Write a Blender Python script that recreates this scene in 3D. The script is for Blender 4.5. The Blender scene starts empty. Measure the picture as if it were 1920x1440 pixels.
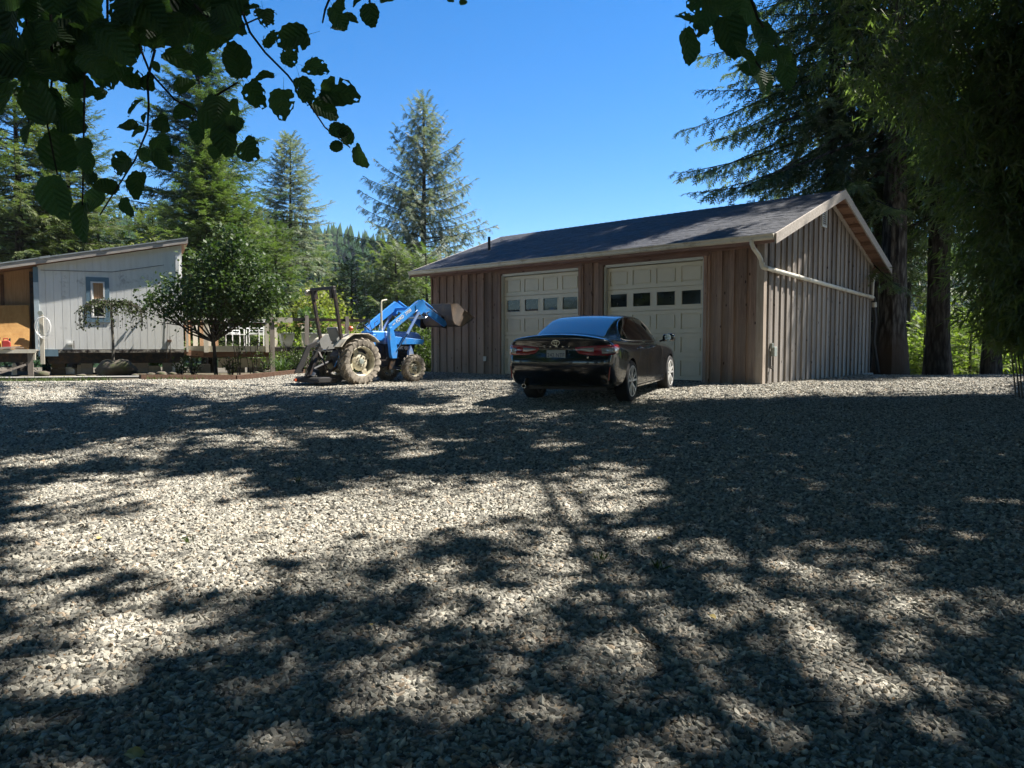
import bpy, bmesh, math, random
import numpy as np
from mathutils import Vector, Matrix, noise
from mathutils.bvhtree import BVHTree
R = math.radians
random.seed(7); rng = np.random.default_rng(7)
scene = bpy.context.scene
COL = scene.collection

# ---------------------------------------------------------------- camera, sky, sun, exposure
F_PX, HOR, CAM_Z = 1365.0, 649.0, 0.794
PITCH = math.atan((720 - HOR) / F_PX)
cam_d = bpy.data.cameras.new('camera'); cam = bpy.data.objects.new('camera', cam_d); COL.objects.link(cam)
cam.location = (0, 0, CAM_Z); cam.rotation_euler = (math.pi / 2 - PITCH, 0, 0)
cam_d.sensor_width = 36; cam_d.lens = 36 * F_PX / 1920; cam_d.clip_start = 0.05; cam_d.clip_end = 3000
scene.camera = cam
SUN_AZ, SUN_EL = R(74), R(56)           # azimuth clockwise from +Y
SH = Vector((math.sin(SUN_AZ), math.cos(SUN_AZ), 0)); SDIR = (SH * math.cos(SUN_EL) + Vector((0, 0, math.sin(SUN_EL)))).normalized()
world = bpy.data.worlds.new('World'); scene.world = world; world.use_nodes = True
nt = world.node_tree; nt.nodes.clear()
sky = nt.nodes.new('ShaderNodeTexSky'); sky.sky_type = 'NISHITA'; sky.sun_disc = False
sky.sun_elevation = SUN_EL; sky.sun_rotation = SUN_AZ; sky.altitude = 600; sky.air_density = 1.0; sky.dust_density = 0.15; sky.ozone_density = 4.0
bg = nt.nodes.new('ShaderNodeBackground'); bg.inputs[1].default_value = 0.072
wo = nt.nodes.new('ShaderNodeOutputWorld'); hsv = nt.nodes.new('ShaderNodeHueSaturation'); hsv.inputs['Saturation'].default_value = 1.36; hsv.inputs['Hue'].default_value = .502; nt.links.new(sky.outputs[0], hsv.inputs['Color']); nt.links.new(hsv.outputs[0], bg.inputs[0]); nt.links.new(bg.outputs[0], wo.inputs[0])
sd = bpy.data.lights.new('sun', 'SUN'); sd.energy = 5.0; sd.angle = R(0.6); sd.color = (1.0, 0.95, 0.87)
sun = bpy.data.objects.new('sun', sd); COL.objects.link(sun); sun.rotation_euler = SDIR.to_track_quat('Z', 'Y').to_euler(); sun.location = (20, 0, 30)
scene.view_settings.view_transform = 'Standard'; scene.view_settings.look = 'None'; scene.view_settings.gamma = 1
scene.view_settings.use_curve_mapping = False; scene.view_settings.exposure = 1.52
scene.render.engine = 'CYCLES'
scene.cycles.max_bounces = 6; scene.cycles.transparent_max_bounces = 8; scene.cycles.use_denoising = True

# ---------------------------------------------------------------- helpers
def tag(o, label=None, cat=None, group=None, kind=None):
    if label: o['label'] = label
    if cat: o['category'] = cat
    if group: o['group'] = group
    if kind: o['kind'] = kind
    return o

def empty(name, loc=(0, 0, 0), rz=0, label=None, cat=None, group=None):
    o = bpy.data.objects.new(name, None); o.empty_display_size = 0.2; COL.objects.link(o)
    o.location = loc; o.rotation_euler = (0, 0, rz)
    return tag(o, label, cat, group)

def link_mesh(name, me, mat=None, parent=None, smooth=False):
    if mat is not None and len(me.materials) == 0: me.materials.append(mat)
    if smooth: me.polygons.foreach_set('use_smooth', [True] * len(me.polygons))
    o = bpy.data.objects.new(name, me); COL.objects.link(o)
    if parent is not None: o.parent = parent
    return o

def np_mesh(name, V, F):
    """V (n,3) array, F (m,k) array of same-size faces"""
    me = bpy.data.meshes.new(name); V = np.asarray(V, np.float32); F = np.asarray(F, np.int32); k = F.shape[1]
    me.vertices.add(len(V)); me.vertices.foreach_set('co', V.ravel())
    me.loops.add(F.size); me.loops.foreach_set('vertex_index', F.ravel())
    me.polygons.add(len(F)); me.polygons.foreach_set('loop_start', np.arange(len(F), dtype=np.int32) * k)
    me.update(calc_edges=True); me.validate()
    return me

class MB:
    """collects simple solids into one mesh"""
    def __init__(s): s.v = []; s.f = []
    def add(s, vs, fs):
        b = len(s.v); s.v += [tuple(v) for v in vs]; s.f += [tuple(i + b for i in f) for f in fs]; return s
    def box(s, x0, x1, y0, y1, z0, z1):
        return s.add([(x0, y0, z0), (x1, y0, z0), (x1, y1, z0), (x0, y1, z0), (x0, y0, z1), (x1, y0, z1), (x1, y1, z1), (x0, y1, z1)],
                     [(0, 3, 2, 1), (4, 5, 6, 7), (0, 1, 5, 4), (1, 2, 6, 5), (2, 3, 7, 6), (3, 0, 4, 7)])
    def bar(s, a, b, w, h, up=(0, 0, 1), w2=None, h2=None):
        a = Vector(a); b = Vector(b); d = (b - a).normalized(); up = Vector(up)
        if abs(d.dot(up)) > .98: up = Vector((0, 1, 0)) if abs(d.y) < .9 else Vector((1, 0, 0))
        sx = d.cross(up).normalized(); uz = sx.cross(d).normalized(); vs = []
        for p, ww, hh in ((a, w, h), (b, w2 or w, h2 or h)):
            for i, j in ((-1, -1), (1, -1), (1, 1), (-1, 1)): vs.append(p + sx * i * ww / 2 + uz * j * hh / 2)
        return s.add(vs, [(0, 1, 2, 3), (7, 6, 5, 4), (0, 4, 5, 1), (1, 5, 6, 2), (2, 6, 7, 3), (3, 7, 4, 0)])
    def tube(s, pts, r, n=8, cap=True):
        pts = [Vector(p) for p in pts]; rs = r if isinstance(r, (list, tuple)) else [r] * len(pts); vs = []; fs = []; m = len(pts)
        prev = None
        for i, p in enumerate(pts):
            d = (pts[min(i + 1, m - 1)] - pts[max(i - 1, 0)]).normalized()
            if prev is None:
                u = Vector((0, 0, 1)) if abs(d.z) < .9 else Vector((1, 0, 0))
            else: u = prev
            u = (u - d * u.dot(d)).normalized(); prev = u; w = d.cross(u)
            for k in range(n):
                t = 2 * math.pi * k / n; vs.append(p + (u * math.cos(t) + w * math.sin(t)) * rs[i])
        for i in range(m - 1):
            for k in range(n):
                fs.append((i * n + k, i * n + (k + 1) % n, (i + 1) * n + (k + 1) % n, (i + 1) * n + k))
        if cap: fs.append(tuple(range(n))[::-1]); fs.append(tuple((m - 1) * n + k for k in range(n)))
        return s.add(vs, fs)
    def prism(s, prof, axis, lo, hi):
        """prof: 2D points in the two other axes (cyclic order), extruded along axis"""
        n = len(prof); vs = []
        for c in (lo, hi):
            for a, b in prof:
                vs.append((c, a, b) if axis == 'x' else (a, c, b) if axis == 'y' else (a, b, c))
        return s.add(vs, [tuple(range(n))[::-1], tuple(range(n, 2 * n))] + [(i, (i + 1) % n, n + (i + 1) % n, n + i) for i in range(n)])
    def lathe(s, prof, axis='x', c=(0, 0, 0), n=32, closed=True):
        """prof: (offset along axis, radius) closed loop"""
        vs = []; m = len(prof); fs = []
        for k in range(n):
            t = 2 * math.pi * k / n; ct, st = math.cos(t), math.sin(t)
            for a, r in prof:
                p = (a, r * ct, r * st) if axis == 'x' else (r * ct, a, r * st) if axis == 'y' else (r * ct, r * st, a)
                vs.append((p[0] + c[0], p[1] + c[1], p[2] + c[2]))
        for k in range(n):
            for i in range(m if closed else m - 1):
                fs.append((k * m + i, k * m + (i + 1) % m, ((k + 1) % n) * m + (i + 1) % m, ((k + 1) % n) * m + i))
        return s.add(vs, fs)
    def build(s, name, mat, parent=None, smooth=False, bevel=0, loc=None):
        me = bpy.data.meshes.new(name); me.from_pydata([tuple(v) for v in s.v], [], s.f); me.update()
        bm = bmesh.new(); bm.from_mesh(me); bmesh.ops.recalc_face_normals(bm, faces=bm.faces)
        if bevel: bmesh.ops.bevel(bm, geom=[e for e in bm.edges if len(e.link_faces) == 2 and e.calc_face_angle(0) > .5], offset=bevel, segments=1, affect='EDGES')
        if smooth:
            for e in bm.edges:
                if len(e.link_faces) == 2 and e.calc_face_angle(0) > R(40): e.smooth = False
        bm.to_mesh(me); bm.free()
        o = link_mesh(name, me, mat, parent, smooth)
        if loc is not None: o.location = loc
        return o

def copy_tree(o, parent=None):
    c = o.copy(); COL.objects.link(c); c.parent = parent
    for ch in list(o.children): copy_tree(ch, c)
    return c

def text(name, s, size, mat, parent, M, ext=0.002, sx=1.0, bold=0.0):
    cu = bpy.data.curves.new(name, 'FONT'); cu.body = s; cu.size = size; cu.extrude = ext; cu.align_x = 'CENTER'; cu.align_y = 'CENTER'; cu.offset = bold
    t = bpy.data.objects.new('tmp_text', cu); COL.objects.link(t); bpy.context.view_layer.update()
    me = bpy.data.meshes.new_from_object(t.evaluated_get(bpy.context.evaluated_depsgraph_get()))
    bpy.data.objects.remove(t); me.transform(Matrix.Diagonal((sx, 1, 1, 1))); me.transform(M); me.materials.clear(); me.name = name
    return link_mesh(name, me, mat, parent)

def basis(o, x, y):
    x = Vector(x).normalized(); y = Vector(y).normalized(); z = x.cross(y).normalized(); y = z.cross(x)
    return Matrix(((x.x, y.x, z.x, o[0]), (x.y, y.y, z.y, o[1]), (x.z, y.z, z.z, o[2]), (0, 0, 0, 1)))

def P(u, v, Y):
    """world point at distance Y in front of the viewpoint for a place seen at (u, v) in the photograph"""
    dx = (u - 960) / F_PX; dz = (720 - v) / F_PX
    d = (dx, math.cos(PITCH) + dz * math.sin(PITCH), -math.sin(PITCH) + dz * math.cos(PITCH)); t = Y / d[1]
    return Vector((d[0] * t, Y, CAM_Z + d[2] * t))

# ---------------------------------------------------------------- materials
def M_(name): 
    m = bpy.data.materials.new(name); m.use_nodes = True; return m, m.node_tree, m.node_tree.nodes['Principled BSDF']
def N(t, kind, **kw):
    n = t.nodes.new(kind)
    for k, v in kw.items():
        if k.startswith('i_'): n.inputs[int(k[2:]) if k[2:].isdigit() else k[2:]].default_value = v
        else: setattr(n, k, v)
    return n
def ramp(t, stops, fac):
    r = t.nodes.new('ShaderNodeValToRGB'); e = r.color_ramp.elements
    while len(e) < len(stops): e.new(.5)
    for i, (p, c) in enumerate(stops): e[i].position = p; e[i].color = (c[0], c[1], c[2], 1) if len(c) == 3 else c
    t.links.new(fac, r.inputs[0]); return r
def rgb(h, k=1.0):
    return tuple(((int(h[i:i + 2], 16) / 255) ** 2.2) * k for i in (0, 2, 4))

def simple(name, c, rough=.6, metal=0, var=.15, scale=6, bump=.0, spec=.5, coat=0, stretch=(1, 1, 1), rand=.0, dirt=None, dirt_amt=.5, bscale=None):
    m, t, b = M_(name); tc = N(t, 'ShaderNodeTexCoord'); mp = N(t, 'ShaderNodeMapping'); mp.inputs['Scale'].default_value = stretch
    t.links.new(tc.outputs['Object'], mp.inputs[0])
    no = N(t, 'ShaderNodeTexNoise'); no.inputs['Scale'].default_value = scale; no.inputs['Detail'].default_value = 8; no.inputs['Roughness'].default_value = .65
    t.links.new(mp.outputs[0], no.inputs['Vector'])
    r = ramp(t, [(.25, tuple(x * (1 - var) for x in c)), (.75, tuple(min(1, x * (1 + var)) for x in c))], no.outputs[0]); out = r.outputs[0]
    if rand:
        oi = N(t, 'ShaderNodeObjectInfo'); hs = N(t, 'ShaderNodeHueSaturation'); mr = N(t, 'ShaderNodeMapRange'); mr.inputs[3].default_value = 1 - rand; mr.inputs[4].default_value = 1 + rand
        t.links.new(oi.outputs['Random'], mr.inputs[0]); t.links.new(mr.outputs[0], hs.inputs['Value']); t.links.new(out, hs.inputs['Color']); out = hs.outputs[0]
    if dirt:
        n2 = N(t, 'ShaderNodeTexNoise'); n2.inputs['Scale'].default_value = scale * .7; n2.inputs['Detail'].default_value = 10; n2.inputs['Roughness'].default_value = .75
        t.links.new(tc.outputs['Object'], n2.inputs['Vector'])
        rr = ramp(t, [(.62 - dirt_amt * .4, (0, 0, 0)), (.72 - dirt_amt * .3, (1, 1, 1))], n2.outputs[0])
        mx = N(t, 'ShaderNodeMix', data_type='RGBA'); t.links.new(rr.outputs[0], mx.inputs[0]); t.links.new(out, mx.inputs[6]); mx.inputs[7].default_value = (*dirt, 1); out = mx.outputs[2]
    t.links.new(out, b.inputs['Base Color'])
    b.inputs['Roughness'].default_value = rough; b.inputs['Metallic'].default_value = metal; b.inputs['Specular IOR Level'].default_value = spec
    if coat: b.inputs['Coat Weight'].default_value = coat; b.inputs['Coat Roughness'].default_value = .04
    if bump:
        bu = N(t, 'ShaderNodeBump'); bu.inputs['Strength'].default_value = bump; bu.inputs['Distance'].default_value = .01
        if bscale:
            n3 = N(t, 'ShaderNodeTexNoise'); n3.inputs['Scale'].default_value = bscale; n3.inputs['Detail'].default_value = 6; t.links.new(mp.outputs[0], n3.inputs['Vector']); t.links.new(n3.outputs[0], bu.inputs['Height'])
        else: t.links.new(no.outputs[0], bu.inputs['Height'])
        t.links.new(bu.outputs[0], b.inputs['Normal'])
    return m

def wood(name, c1, c2, rand=.28, stretch=(14, 14, .8), knots=True, weather=None, wz=(0, 3.2), rough=.85):
    """boards: grain along local z (or other via stretch), per board tone, knots, weathered lower part"""
    m, t, b = M_(name); tc = N(t, 'ShaderNodeTexCoord'); mp = N(t, 'ShaderNodeMapping'); mp.inputs['Scale'].default_value = stretch
    oi = N(t, 'ShaderNodeObjectInfo'); ad = N(t, 'ShaderNodeVectorMath', operation='ADD'); ml = N(t, 'ShaderNodeVectorMath', operation='SCALE'); ml.inputs[3].default_value = 37
    cb = N(t, 'ShaderNodeCombineXYZ'); t.links.new(oi.outputs['Random'], cb.inputs[0]); t.links.new(oi.outputs['Random'], cb.inputs[2]); t.links.new(cb.outputs[0], ml.inputs[0])
    t.links.new(tc.outputs['Object'], ad.inputs[0]); t.links.new(ml.outputs[0], ad.inputs[1]); t.links.new(ad.outputs[0], mp.inputs[0])
    no = N(t, 'ShaderNodeTexNoise'); no.inputs['Scale'].default_value = 2.2; no.inputs['Detail'].default_value = 10; no.inputs['Roughness'].default_value = .7; no.inputs['Distortion'].default_value = .6
    t.links.new(mp.outputs[0], no.inputs['Vector'])
    r = ramp(t, [(.3, c1), (.52, tuple((a + b_) / 2 for a, b_ in zip(c1, c2))), (.72, c2)], no.outputs[0]); out = r.outputs[0]
    if weather:
        n2 = N(t, 'ShaderNodeTexNoise'); n2.inputs['Scale'].default_value = .9; n2.inputs['Detail'].default_value = 6; t.links.new(tc.outputs['Object'], n2.inputs['Vector'])
        sp = N(t, 'ShaderNodeSeparateXYZ'); t.links.new(tc.outputs['Object'], sp.inputs[0])
        mr = N(t, 'ShaderNodeMapRange'); mr.inputs[1].default_value = wz[0]; mr.inputs[2].default_value = wz[1]; mr.inputs[3].default_value = 1.0; mr.inputs[4].default_value = -.1; t.links.new(sp.outputs[2], mr.inputs[0])
        a2 = N(t, 'ShaderNodeMath', operation='ADD'); t.links.new(mr.outputs[0], a2.inputs[0]); s2 = N(t, 'ShaderNodeMath', operation='MULTIPLY_ADD'); s2.inputs[1].default_value = 1.6; s2.inputs[2].default_value = -.8
        t.links.new(n2.outputs[0], s2.inputs[0]); t.links.new(s2.outputs[0], a2.inputs[1]); a2.use_clamp = True
        r2 = ramp(t, [(.3, tuple(x * .75 for x in weather)), (.7, weather)], no.outputs[0])
        mx = N(t, 'ShaderNodeMix', data_type='RGBA'); t.links.new(a2.outputs[0], mx.inputs[0]); t.links.new(out, mx.inputs[6]); t.links.new(r2.outputs[0], mx.inputs[7]); out = mx.outputs[2]
    if knots:
        m2 = N(t, 'ShaderNodeMapping'); m2.inputs['Scale'].default_value = tuple(6.5 if s > 2 else 3.0 for s in stretch); t.links.new(ad.outputs[0], m2.inputs[0])
        vo = N(t, 'ShaderNodeTexVoronoi'); vo.inputs['Scale'].default_value = 1; t.links.new(m2.outputs[0], vo.inputs['Vector'])
        kr = ramp(t, [(.07, (1, 1, 1)), (.13, (0, 0, 0))], vo.outputs['Distance'])
        mx = N(t, 'ShaderNodeMix', data_type='RGBA'); t.links.new(kr.outputs[0], mx.inputs[0]); t.links.new(out, mx.inputs[6]); mx.inputs[7].default_value = (c1[0] * .3, c1[1] * .25, c1[2] * .25, 1); out = mx.outputs[2]
    hs = N(t, 'ShaderNodeHueSaturation'); mr = N(t, 'ShaderNodeMapRange'); mr.inputs[3].default_value = 1 - rand; mr.inputs[4].default_value = 1 + rand
    t.links.new(oi.outputs['Random'], mr.inputs[0]); t.links.new(mr.outputs[0], hs.inputs['Value']); t.links.new(out, hs.inputs['Color'])
    t.links.new(hs.outputs[0], b.inputs['Base Color']); b.inputs['Roughness'].default_value = rough; b.inputs['Specular IOR Level'].default_value = .25
    bu = N(t, 'ShaderNodeBump'); bu.inputs['Strength'].default_value = .5; bu.inputs['Distance'].default_value = .006; t.links.new(no.outputs[0], bu.inputs['Height']); t.links.new(bu.outputs[0], b.inputs['Normal'])
    return m

def foliage(name, c1, c2, transl=.35, scale=.8, rand=.15, rough=.55, tint=(1.0, 1.25, .45)):
    m, t, b = M_(name); tc = N(t, 'ShaderNodeTexCoord'); no = N(t, 'ShaderNodeTexNoise'); no.inputs['Scale'].default_value = scale; no.inputs['Detail'].default_value = 5; no.inputs['Roughness'].default_value = .7
    t.links.new(tc.outputs['Object'], no.inputs['Vector'])
    r = ramp(t, [(.35, c1), (.65, c2)], no.outputs[0])
    oi = N(t, 'ShaderNodeObjectInfo'); hs = N(t, 'ShaderNodeHueSaturation'); mr = N(t, 'ShaderNodeMapRange'); mr.inputs[3].default_value = 1 - rand; mr.inputs[4].default_value = 1 + rand
    t.links.new(oi.outputs['Random'], mr.inputs[0]); t.links.new(mr.outputs[0], hs.inputs['Value']); t.links.new(r.outputs[0], hs.inputs['Color'])
    b.inputs['Roughness'].default_value = rough; b.inputs['Specular IOR Level'].default_value = .3; t.links.new(hs.outputs[0], b.inputs['Base Color'])
    tr = N(t, 'ShaderNodeBsdfTranslucent'); mt = N(t, 'ShaderNodeMix', data_type='RGBA', blend_type='MULTIPLY'); mt.inputs[0].default_value = 1; t.links.new(hs.outputs[0], mt.inputs[6]); mt.inputs[7].default_value = (tint[0] * 1.5, tint[1] * 1.5, tint[2] * 1.5, 1)
    t.links.new(mt.outputs[2], tr.inputs[0]); ms = N(t, 'ShaderNodeMixShader'); ms.inputs[0].default_value = transl
    out = t.nodes['Material Output']; t.links.new(b.outputs[0], ms.inputs[1]); t.links.new(tr.outputs[0], ms.inputs[2]); t.links.new(ms.outputs[0], out.inputs[0])
    return m

MAT = dict(
    board=wood('weathered cedar boards', (.125, .072, .053), (.39, .25, .185), weather=(.34, .265, .21), wz=(-.3, 3.2), rand=.34),
    board_g=wood('grey cedar boards', (.09, .068, .055), (.30, .25, .21), weather=(.30, .265, .23), wz=(1.5, 5.0), rand=.30),
    trim=wood('pale cedar trim', (.27, .235, .20), (.52, .47, .42), stretch=(1.2, 9, 9), rand=.1, knots=False),
    trimz=wood('pale cedar corner trim', (.30, .235, .18), (.50, .42, .34), stretch=(12, 12, .8), rand=.08, knots=False),
    header=wood('cedar header boards', (.15, .09, .075), (.33, .215, .18), stretch=(.9, 12, 12), rand=.12),
    soffit=wood('soffit boards', (.20, .11, .07), (.36, .22, .15), stretch=(2, 9, 9), rand=.15),
    ply=wood('plywood', (.30, .155, .05), (.46, .27, .10), stretch=(3, 3, 1.0), rand=.1, knots=False),
    plysid=wood('tan plywood siding', (.34, .20, .11), (.52, .34, .20), stretch=(12, 12, .7), rand=.08, knots=False),
    deck=wood('grey deck boards', (.20, .17, .145), (.40, .36, .32), stretch=(1, 10, 10), rand=.2, knots=False),
    deckz=wood('grey deck posts', (.22, .185, .155), (.42, .375, .33), stretch=(10, 10, 1), rand=.2, knots=False),
    rust_wood=wood('brown rim board', (.08, .045, .03), (.18, .11, .075), stretch=(1, 10, 10), rand=.2, knots=False),
    pale=wood('pale painted wood', (.55, .50, .40), (.70, .66, .56), stretch=(8, 8, 1), rand=.08, knots=False),
    door=simple('almond garage door paint', (.70, .63, .49), rough=.45, var=.05, scale=3),
    jamb=simple('white jamb paint', (.62, .62, .58), rough=.5, var=.05),
    gutter=simple('cream gutter metal', (.60, .555, .46), rough=.4, var=.08, scale=3, dirt=(.35, .30, .22), dirt_amt=.25),
    pvc=simple('cream downspout plastic', (.66, .62, .52), rough=.45, var=.08, scale=4, dirt=(.38, .33, .25), dirt_amt=.2),
    glass=simple('dark window glass', (.012, .015, .018), rough=.06, var=.3, spec=.45),
    concrete=simple('concrete', (.30, .285, .26), rough=.9, var=.25, scale=5, bump=.4),
    whitewall=simple('white siding paint', (.74, .74, .71), rough=.6, var=.10, scale=1.4, stretch=(6, 6, .5), dirt=(.33, .31, .27), dirt_amt=.12),
    bluetrim=simple('blue grey trim paint', (.13, .21, .27), rough=.6, var=.15, scale=5),
    white=simple('white paint', (.72, .72, .70), rough=.5, var=.06),
    metal_roof=simple('galvanised roof edge', (.42, .45, .46), rough=.4, metal=.5, var=.15, scale=4),
    black_plastic=simple('black plastic', (.015, .015, .016), rough=.5, var=.2),
    rubber=simple('tyre rubber', (.022, .021, .021), rough=.85, var=.3, scale=9, bump=.2),
    dusty=simple('dusty tractor tyre', (.27, .235, .19), rough=.95, var=.22, scale=8, dirt=(.10, .088, .075), dirt_amt=.35, bump=.3),
    rim_cream=simple('cream wheel paint', (.60, .555, .42), rough=.55, var=.08, scale=6, dirt=(.30, .25, .17), dirt_amt=.3),
    blue=simple('worn blue tractor paint', (.035, .24, .66), rough=.42, var=.16, scale=4, dirt=(.16, .23, .34), dirt_amt=.2),
    blue_l=simple('faded blue hood paint', (.19, .31, .60), rough=.4, var=.15, scale=4, dirt=(.33, .38, .46), dirt_amt=.3),
    fender=simple('dusty cream fender', (.50, .46, .37), rough=.7, var=.15, scale=5, dirt=(.22, .17, .12), dirt_amt=.35),
    engine=simple('greasy dark blue casting', (.015, .03, .06), rough=.6, var=.5, scale=9, dirt=(.06, .05, .04), dirt_amt=.4),
    dark_steel=simple('dark worn steel', (.035, .032, .032), rough=.55, metal=.4, var=.4, scale=10, dirt=(.10, .06, .035), dirt_amt=.35),
    bucket=simple('rusty tan bucket steel', (.30, .205, .14), rough=.75, var=.25, scale=4, dirt=(.17, .14, .12), dirt_amt=.5, bump=.2),
    bucket_in=simple('scraped bucket steel', (.13, .105, .09), rough=.55, metal=.3, var=.35, scale=4, dirt=(.22, .15, .10), dirt_amt=.3),
    chrome=simple('bright steel', (.62, .62, .62), rough=.18, metal=1, var=.05),
    seat=simple('grey seat vinyl', (.21, .21, .20), rough=.7, var=.15),
    red_lens=simple('red lens', (.34, .035, .02), rough=.3, var=.15),
    orange=simple('faded orange lens', (.45, .08, .03), rough=.35, var=.15),
    yellow=simple('yellow plastic', (.62, .38, .04), rough=.5, var=.1),
    redp=simple('red plastic', (.34, .03, .025), rough=.5, var=.12),
    bark=None, bark2=None,
    vent=simple('white vent', (.62, .62, .58), rough=.5, var=.05),
    grey_box=simple('grey green meter box', (.27, .30, .27), rough=.5, var=.1),
    stone=simple('mossy stone', (.10, .083, .062), rough=.95, var=.4, scale=5, dirt=(.07, .085, .03), dirt_amt=.3, bump=.8),
)
def bark_mat(name, c1, c2, low=None):
    m, t, b = M_(name); tc = N(t, 'ShaderNodeTexCoord'); mp = N(t, 'ShaderNodeMapping'); mp.inputs['Scale'].default_value = (1, 1, .22); t.links.new(tc.outputs['Object'], mp.inputs[0])
    vo = N(t, 'ShaderNodeTexVoronoi', feature='F1'); vo.inputs['Scale'].default_value = 14; no = N(t, 'ShaderNodeTexNoise'); no.inputs['Scale'].default_value = 9; no.inputs['Detail'].default_value = 8; no.inputs['Roughness'].default_value = .7
    t.links.new(mp.outputs[0], no.inputs['Vector']); mx = N(t, 'ShaderNodeMix', data_type='RGBA'); mx.inputs[0].default_value = .12; t.links.new(mp.outputs[0], mx.inputs[6]); t.links.new(no.outputs[1], mx.inputs[7]); t.links.new(mx.outputs[2], vo.inputs['Vector'])
    ad = N(t, 'ShaderNodeMath', operation='MULTIPLY'); t.links.new(vo.outputs[0], ad.inputs[0]); t.links.new(no.outputs[0], ad.inputs[1])
    r = ramp(t, [(.05, c2), (.34, c1)], ad.outputs[0]); out = r.outputs[0]
    if low:
        sp = N(t, 'ShaderNodeSeparateXYZ'); t.links.new(tc.outputs['Object'], sp.inputs[0]); n2 = N(t, 'ShaderNodeTexNoise'); n2.inputs['Scale'].default_value = 1.5; n2.inputs['Detail'].default_value = 6; t.links.new(tc.outputs['Object'], n2.inputs['Vector'])
        a = N(t, 'ShaderNodeMath', operation='MULTIPLY_ADD'); a.inputs[1].default_value = 1.6; t.links.new(n2.outputs[0], a.inputs[0]); t.links.new(sp.outputs[2], a.inputs[2])
        rr = ramp(t, [(.35, (1, 1, 1)), (.62, (0, 0, 0))], a.outputs[0]); 
        a.inputs[1].default_value = .5; a2 = N(t, 'ShaderNodeMath', operation='MULTIPLY'); a2.inputs[1].default_value = .3; t.links.new(a.outputs[0], a2.inputs[0]); t.links.new(a2.outputs[0], rr.inputs[0])
        mm = N(t, 'ShaderNodeMix', data_type='RGBA'); t.links.new(rr.outputs[0], mm.inputs[0]); t.links.new(out, mm.inputs[6]); mm.inputs[7].default_value = (*low, 1)
        m3 = N(t, 'ShaderNodeMix', data_type='RGBA', blend_type='MULTIPLY'); m3.inputs[0].default_value = .5; t.links.new(mm.outputs[2], m3.inputs[6]); t.links.new(r.outputs[0], m3.inputs[7]); out = mm.outputs[2]
    t.links.new(out, b.inputs['Base Color']); b.inputs['Roughness'].default_value = .95; b.inputs['Specular IOR Level'].default_value = .15
    bu = N(t, 'ShaderNodeBump'); bu.inputs['Strength'].default_value = 1; bu.inputs['Distance'].default_value = .04; t.links.new(ad.outputs[0], bu.inputs['Height']); bu.invert = True; t.links.new(bu.outputs[0], b.inputs['Normal'])
    return m
MAT['bark'] = bark_mat('fir bark', (.035, .029, .025), (.16, .145, .125), low=(.10, .066, .045))
MAT['bark2'] = bark_mat('dark bark', (.03, .025, .02), (.115, .10, .085))
MAT['bark3'] = bark_mat('smooth grey bark', (.10, .09, .075), (.20, .185, .155))
FOL = dict(
    fir=foliage('fir needles', (.052, .080, .036), (.145, .160, .070), scale=.9, transl=.3),
    fir_y=foliage('young fir needles', (.060, .098, .036), (.155, .185, .072), scale=1.3, transl=.3),
    spruce=foliage('blue green spruce needles', (.10, .13, .088), (.22, .23, .15), scale=1.0, transl=.3, tint=(1, 1.15, .7)),
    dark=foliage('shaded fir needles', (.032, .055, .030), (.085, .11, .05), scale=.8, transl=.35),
    olive=foliage('olive yellow leaves', (.11, .125, .03), (.25, .25, .07), scale=1.2, transl=.4),
    lime=foliage('sunlit understory leaves', (.09, .13, .03), (.24, .27, .07), scale=1.0, transl=.42),
    maple=foliage('dark maple leaves', (.028, .052, .018), (.072, .108, .034), scale=1.2, transl=.25),
    bamboo=foliage('bamboo leaves', (.07, .10, .045), (.15, .18, .085), scale=1.5, transl=.42),
    near=foliage('hazel leaf', (.045, .085, .045), (.075, .125, .06), scale=12, transl=.36, rand=.25),
    weep=foliage('weeping tree leaves', (.03, .042, .02), (.07, .085, .035), scale=3, transl=.3),
    forest=foliage('distant forest', (.014, .034, .014), (.034, .062, .022), scale=.02, transl=.1, rand=0, rough=1.0),
    shrub=foliage('shrub leaves', (.035, .055, .02), (.09, .12, .035), scale=3, transl=.3),
    iris=foliage('sword leaves', (.04, .07, .03), (.10, .14, .06), scale=3, transl=.3),
    pinkish=foliage('dry seed heads', (.30, .19, .14), (.42, .30, .22), scale=2, transl=.3),
)

# veins on the near leaves (leaf space: x along the midrib, y across)
t = FOL['near'].node_tree; b = t.nodes['Principled BSDF']; src_l = b.inputs['Base Color'].links[0].from_socket
tc = N(t, 'ShaderNodeTexCoord'); sp = N(t, 'ShaderNodeSeparateXYZ'); t.links.new(tc.outputs['Object'], sp.inputs[0]); ab = N(t, 'ShaderNodeMath', operation='ABSOLUTE'); t.links.new(sp.outputs[1], ab.inputs[0])
mu = N(t, 'ShaderNodeMath', operation='MULTIPLY_ADD'); mu.inputs[1].default_value = -.75; t.links.new(ab.outputs[0], mu.inputs[0]); t.links.new(sp.outputs[0], mu.inputs[2]); m2 = N(t, 'ShaderNodeMath', operation='MULTIPLY'); m2.inputs[1].default_value = 22; t.links.new(mu.outputs[0], m2.inputs[0]); sn = N(t, 'ShaderNodeMath', operation='SINE'); t.links.new(m2.outputs[0], sn.inputs[0])
r = ramp(t, [(.93, (0, 0, 0)), (1.0, (1, 1, 1))], sn.outputs[0]); mx = N(t, 'ShaderNodeMix', data_type='RGBA'); t.links.new(r.outputs[0], mx.inputs[0]); mx.inputs[7].default_value = (.10, .14, .06, 1); t.links.new(src_l, mx.inputs[6]); t.links.new(mx.outputs[2], b.inputs['Base Color'])
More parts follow.
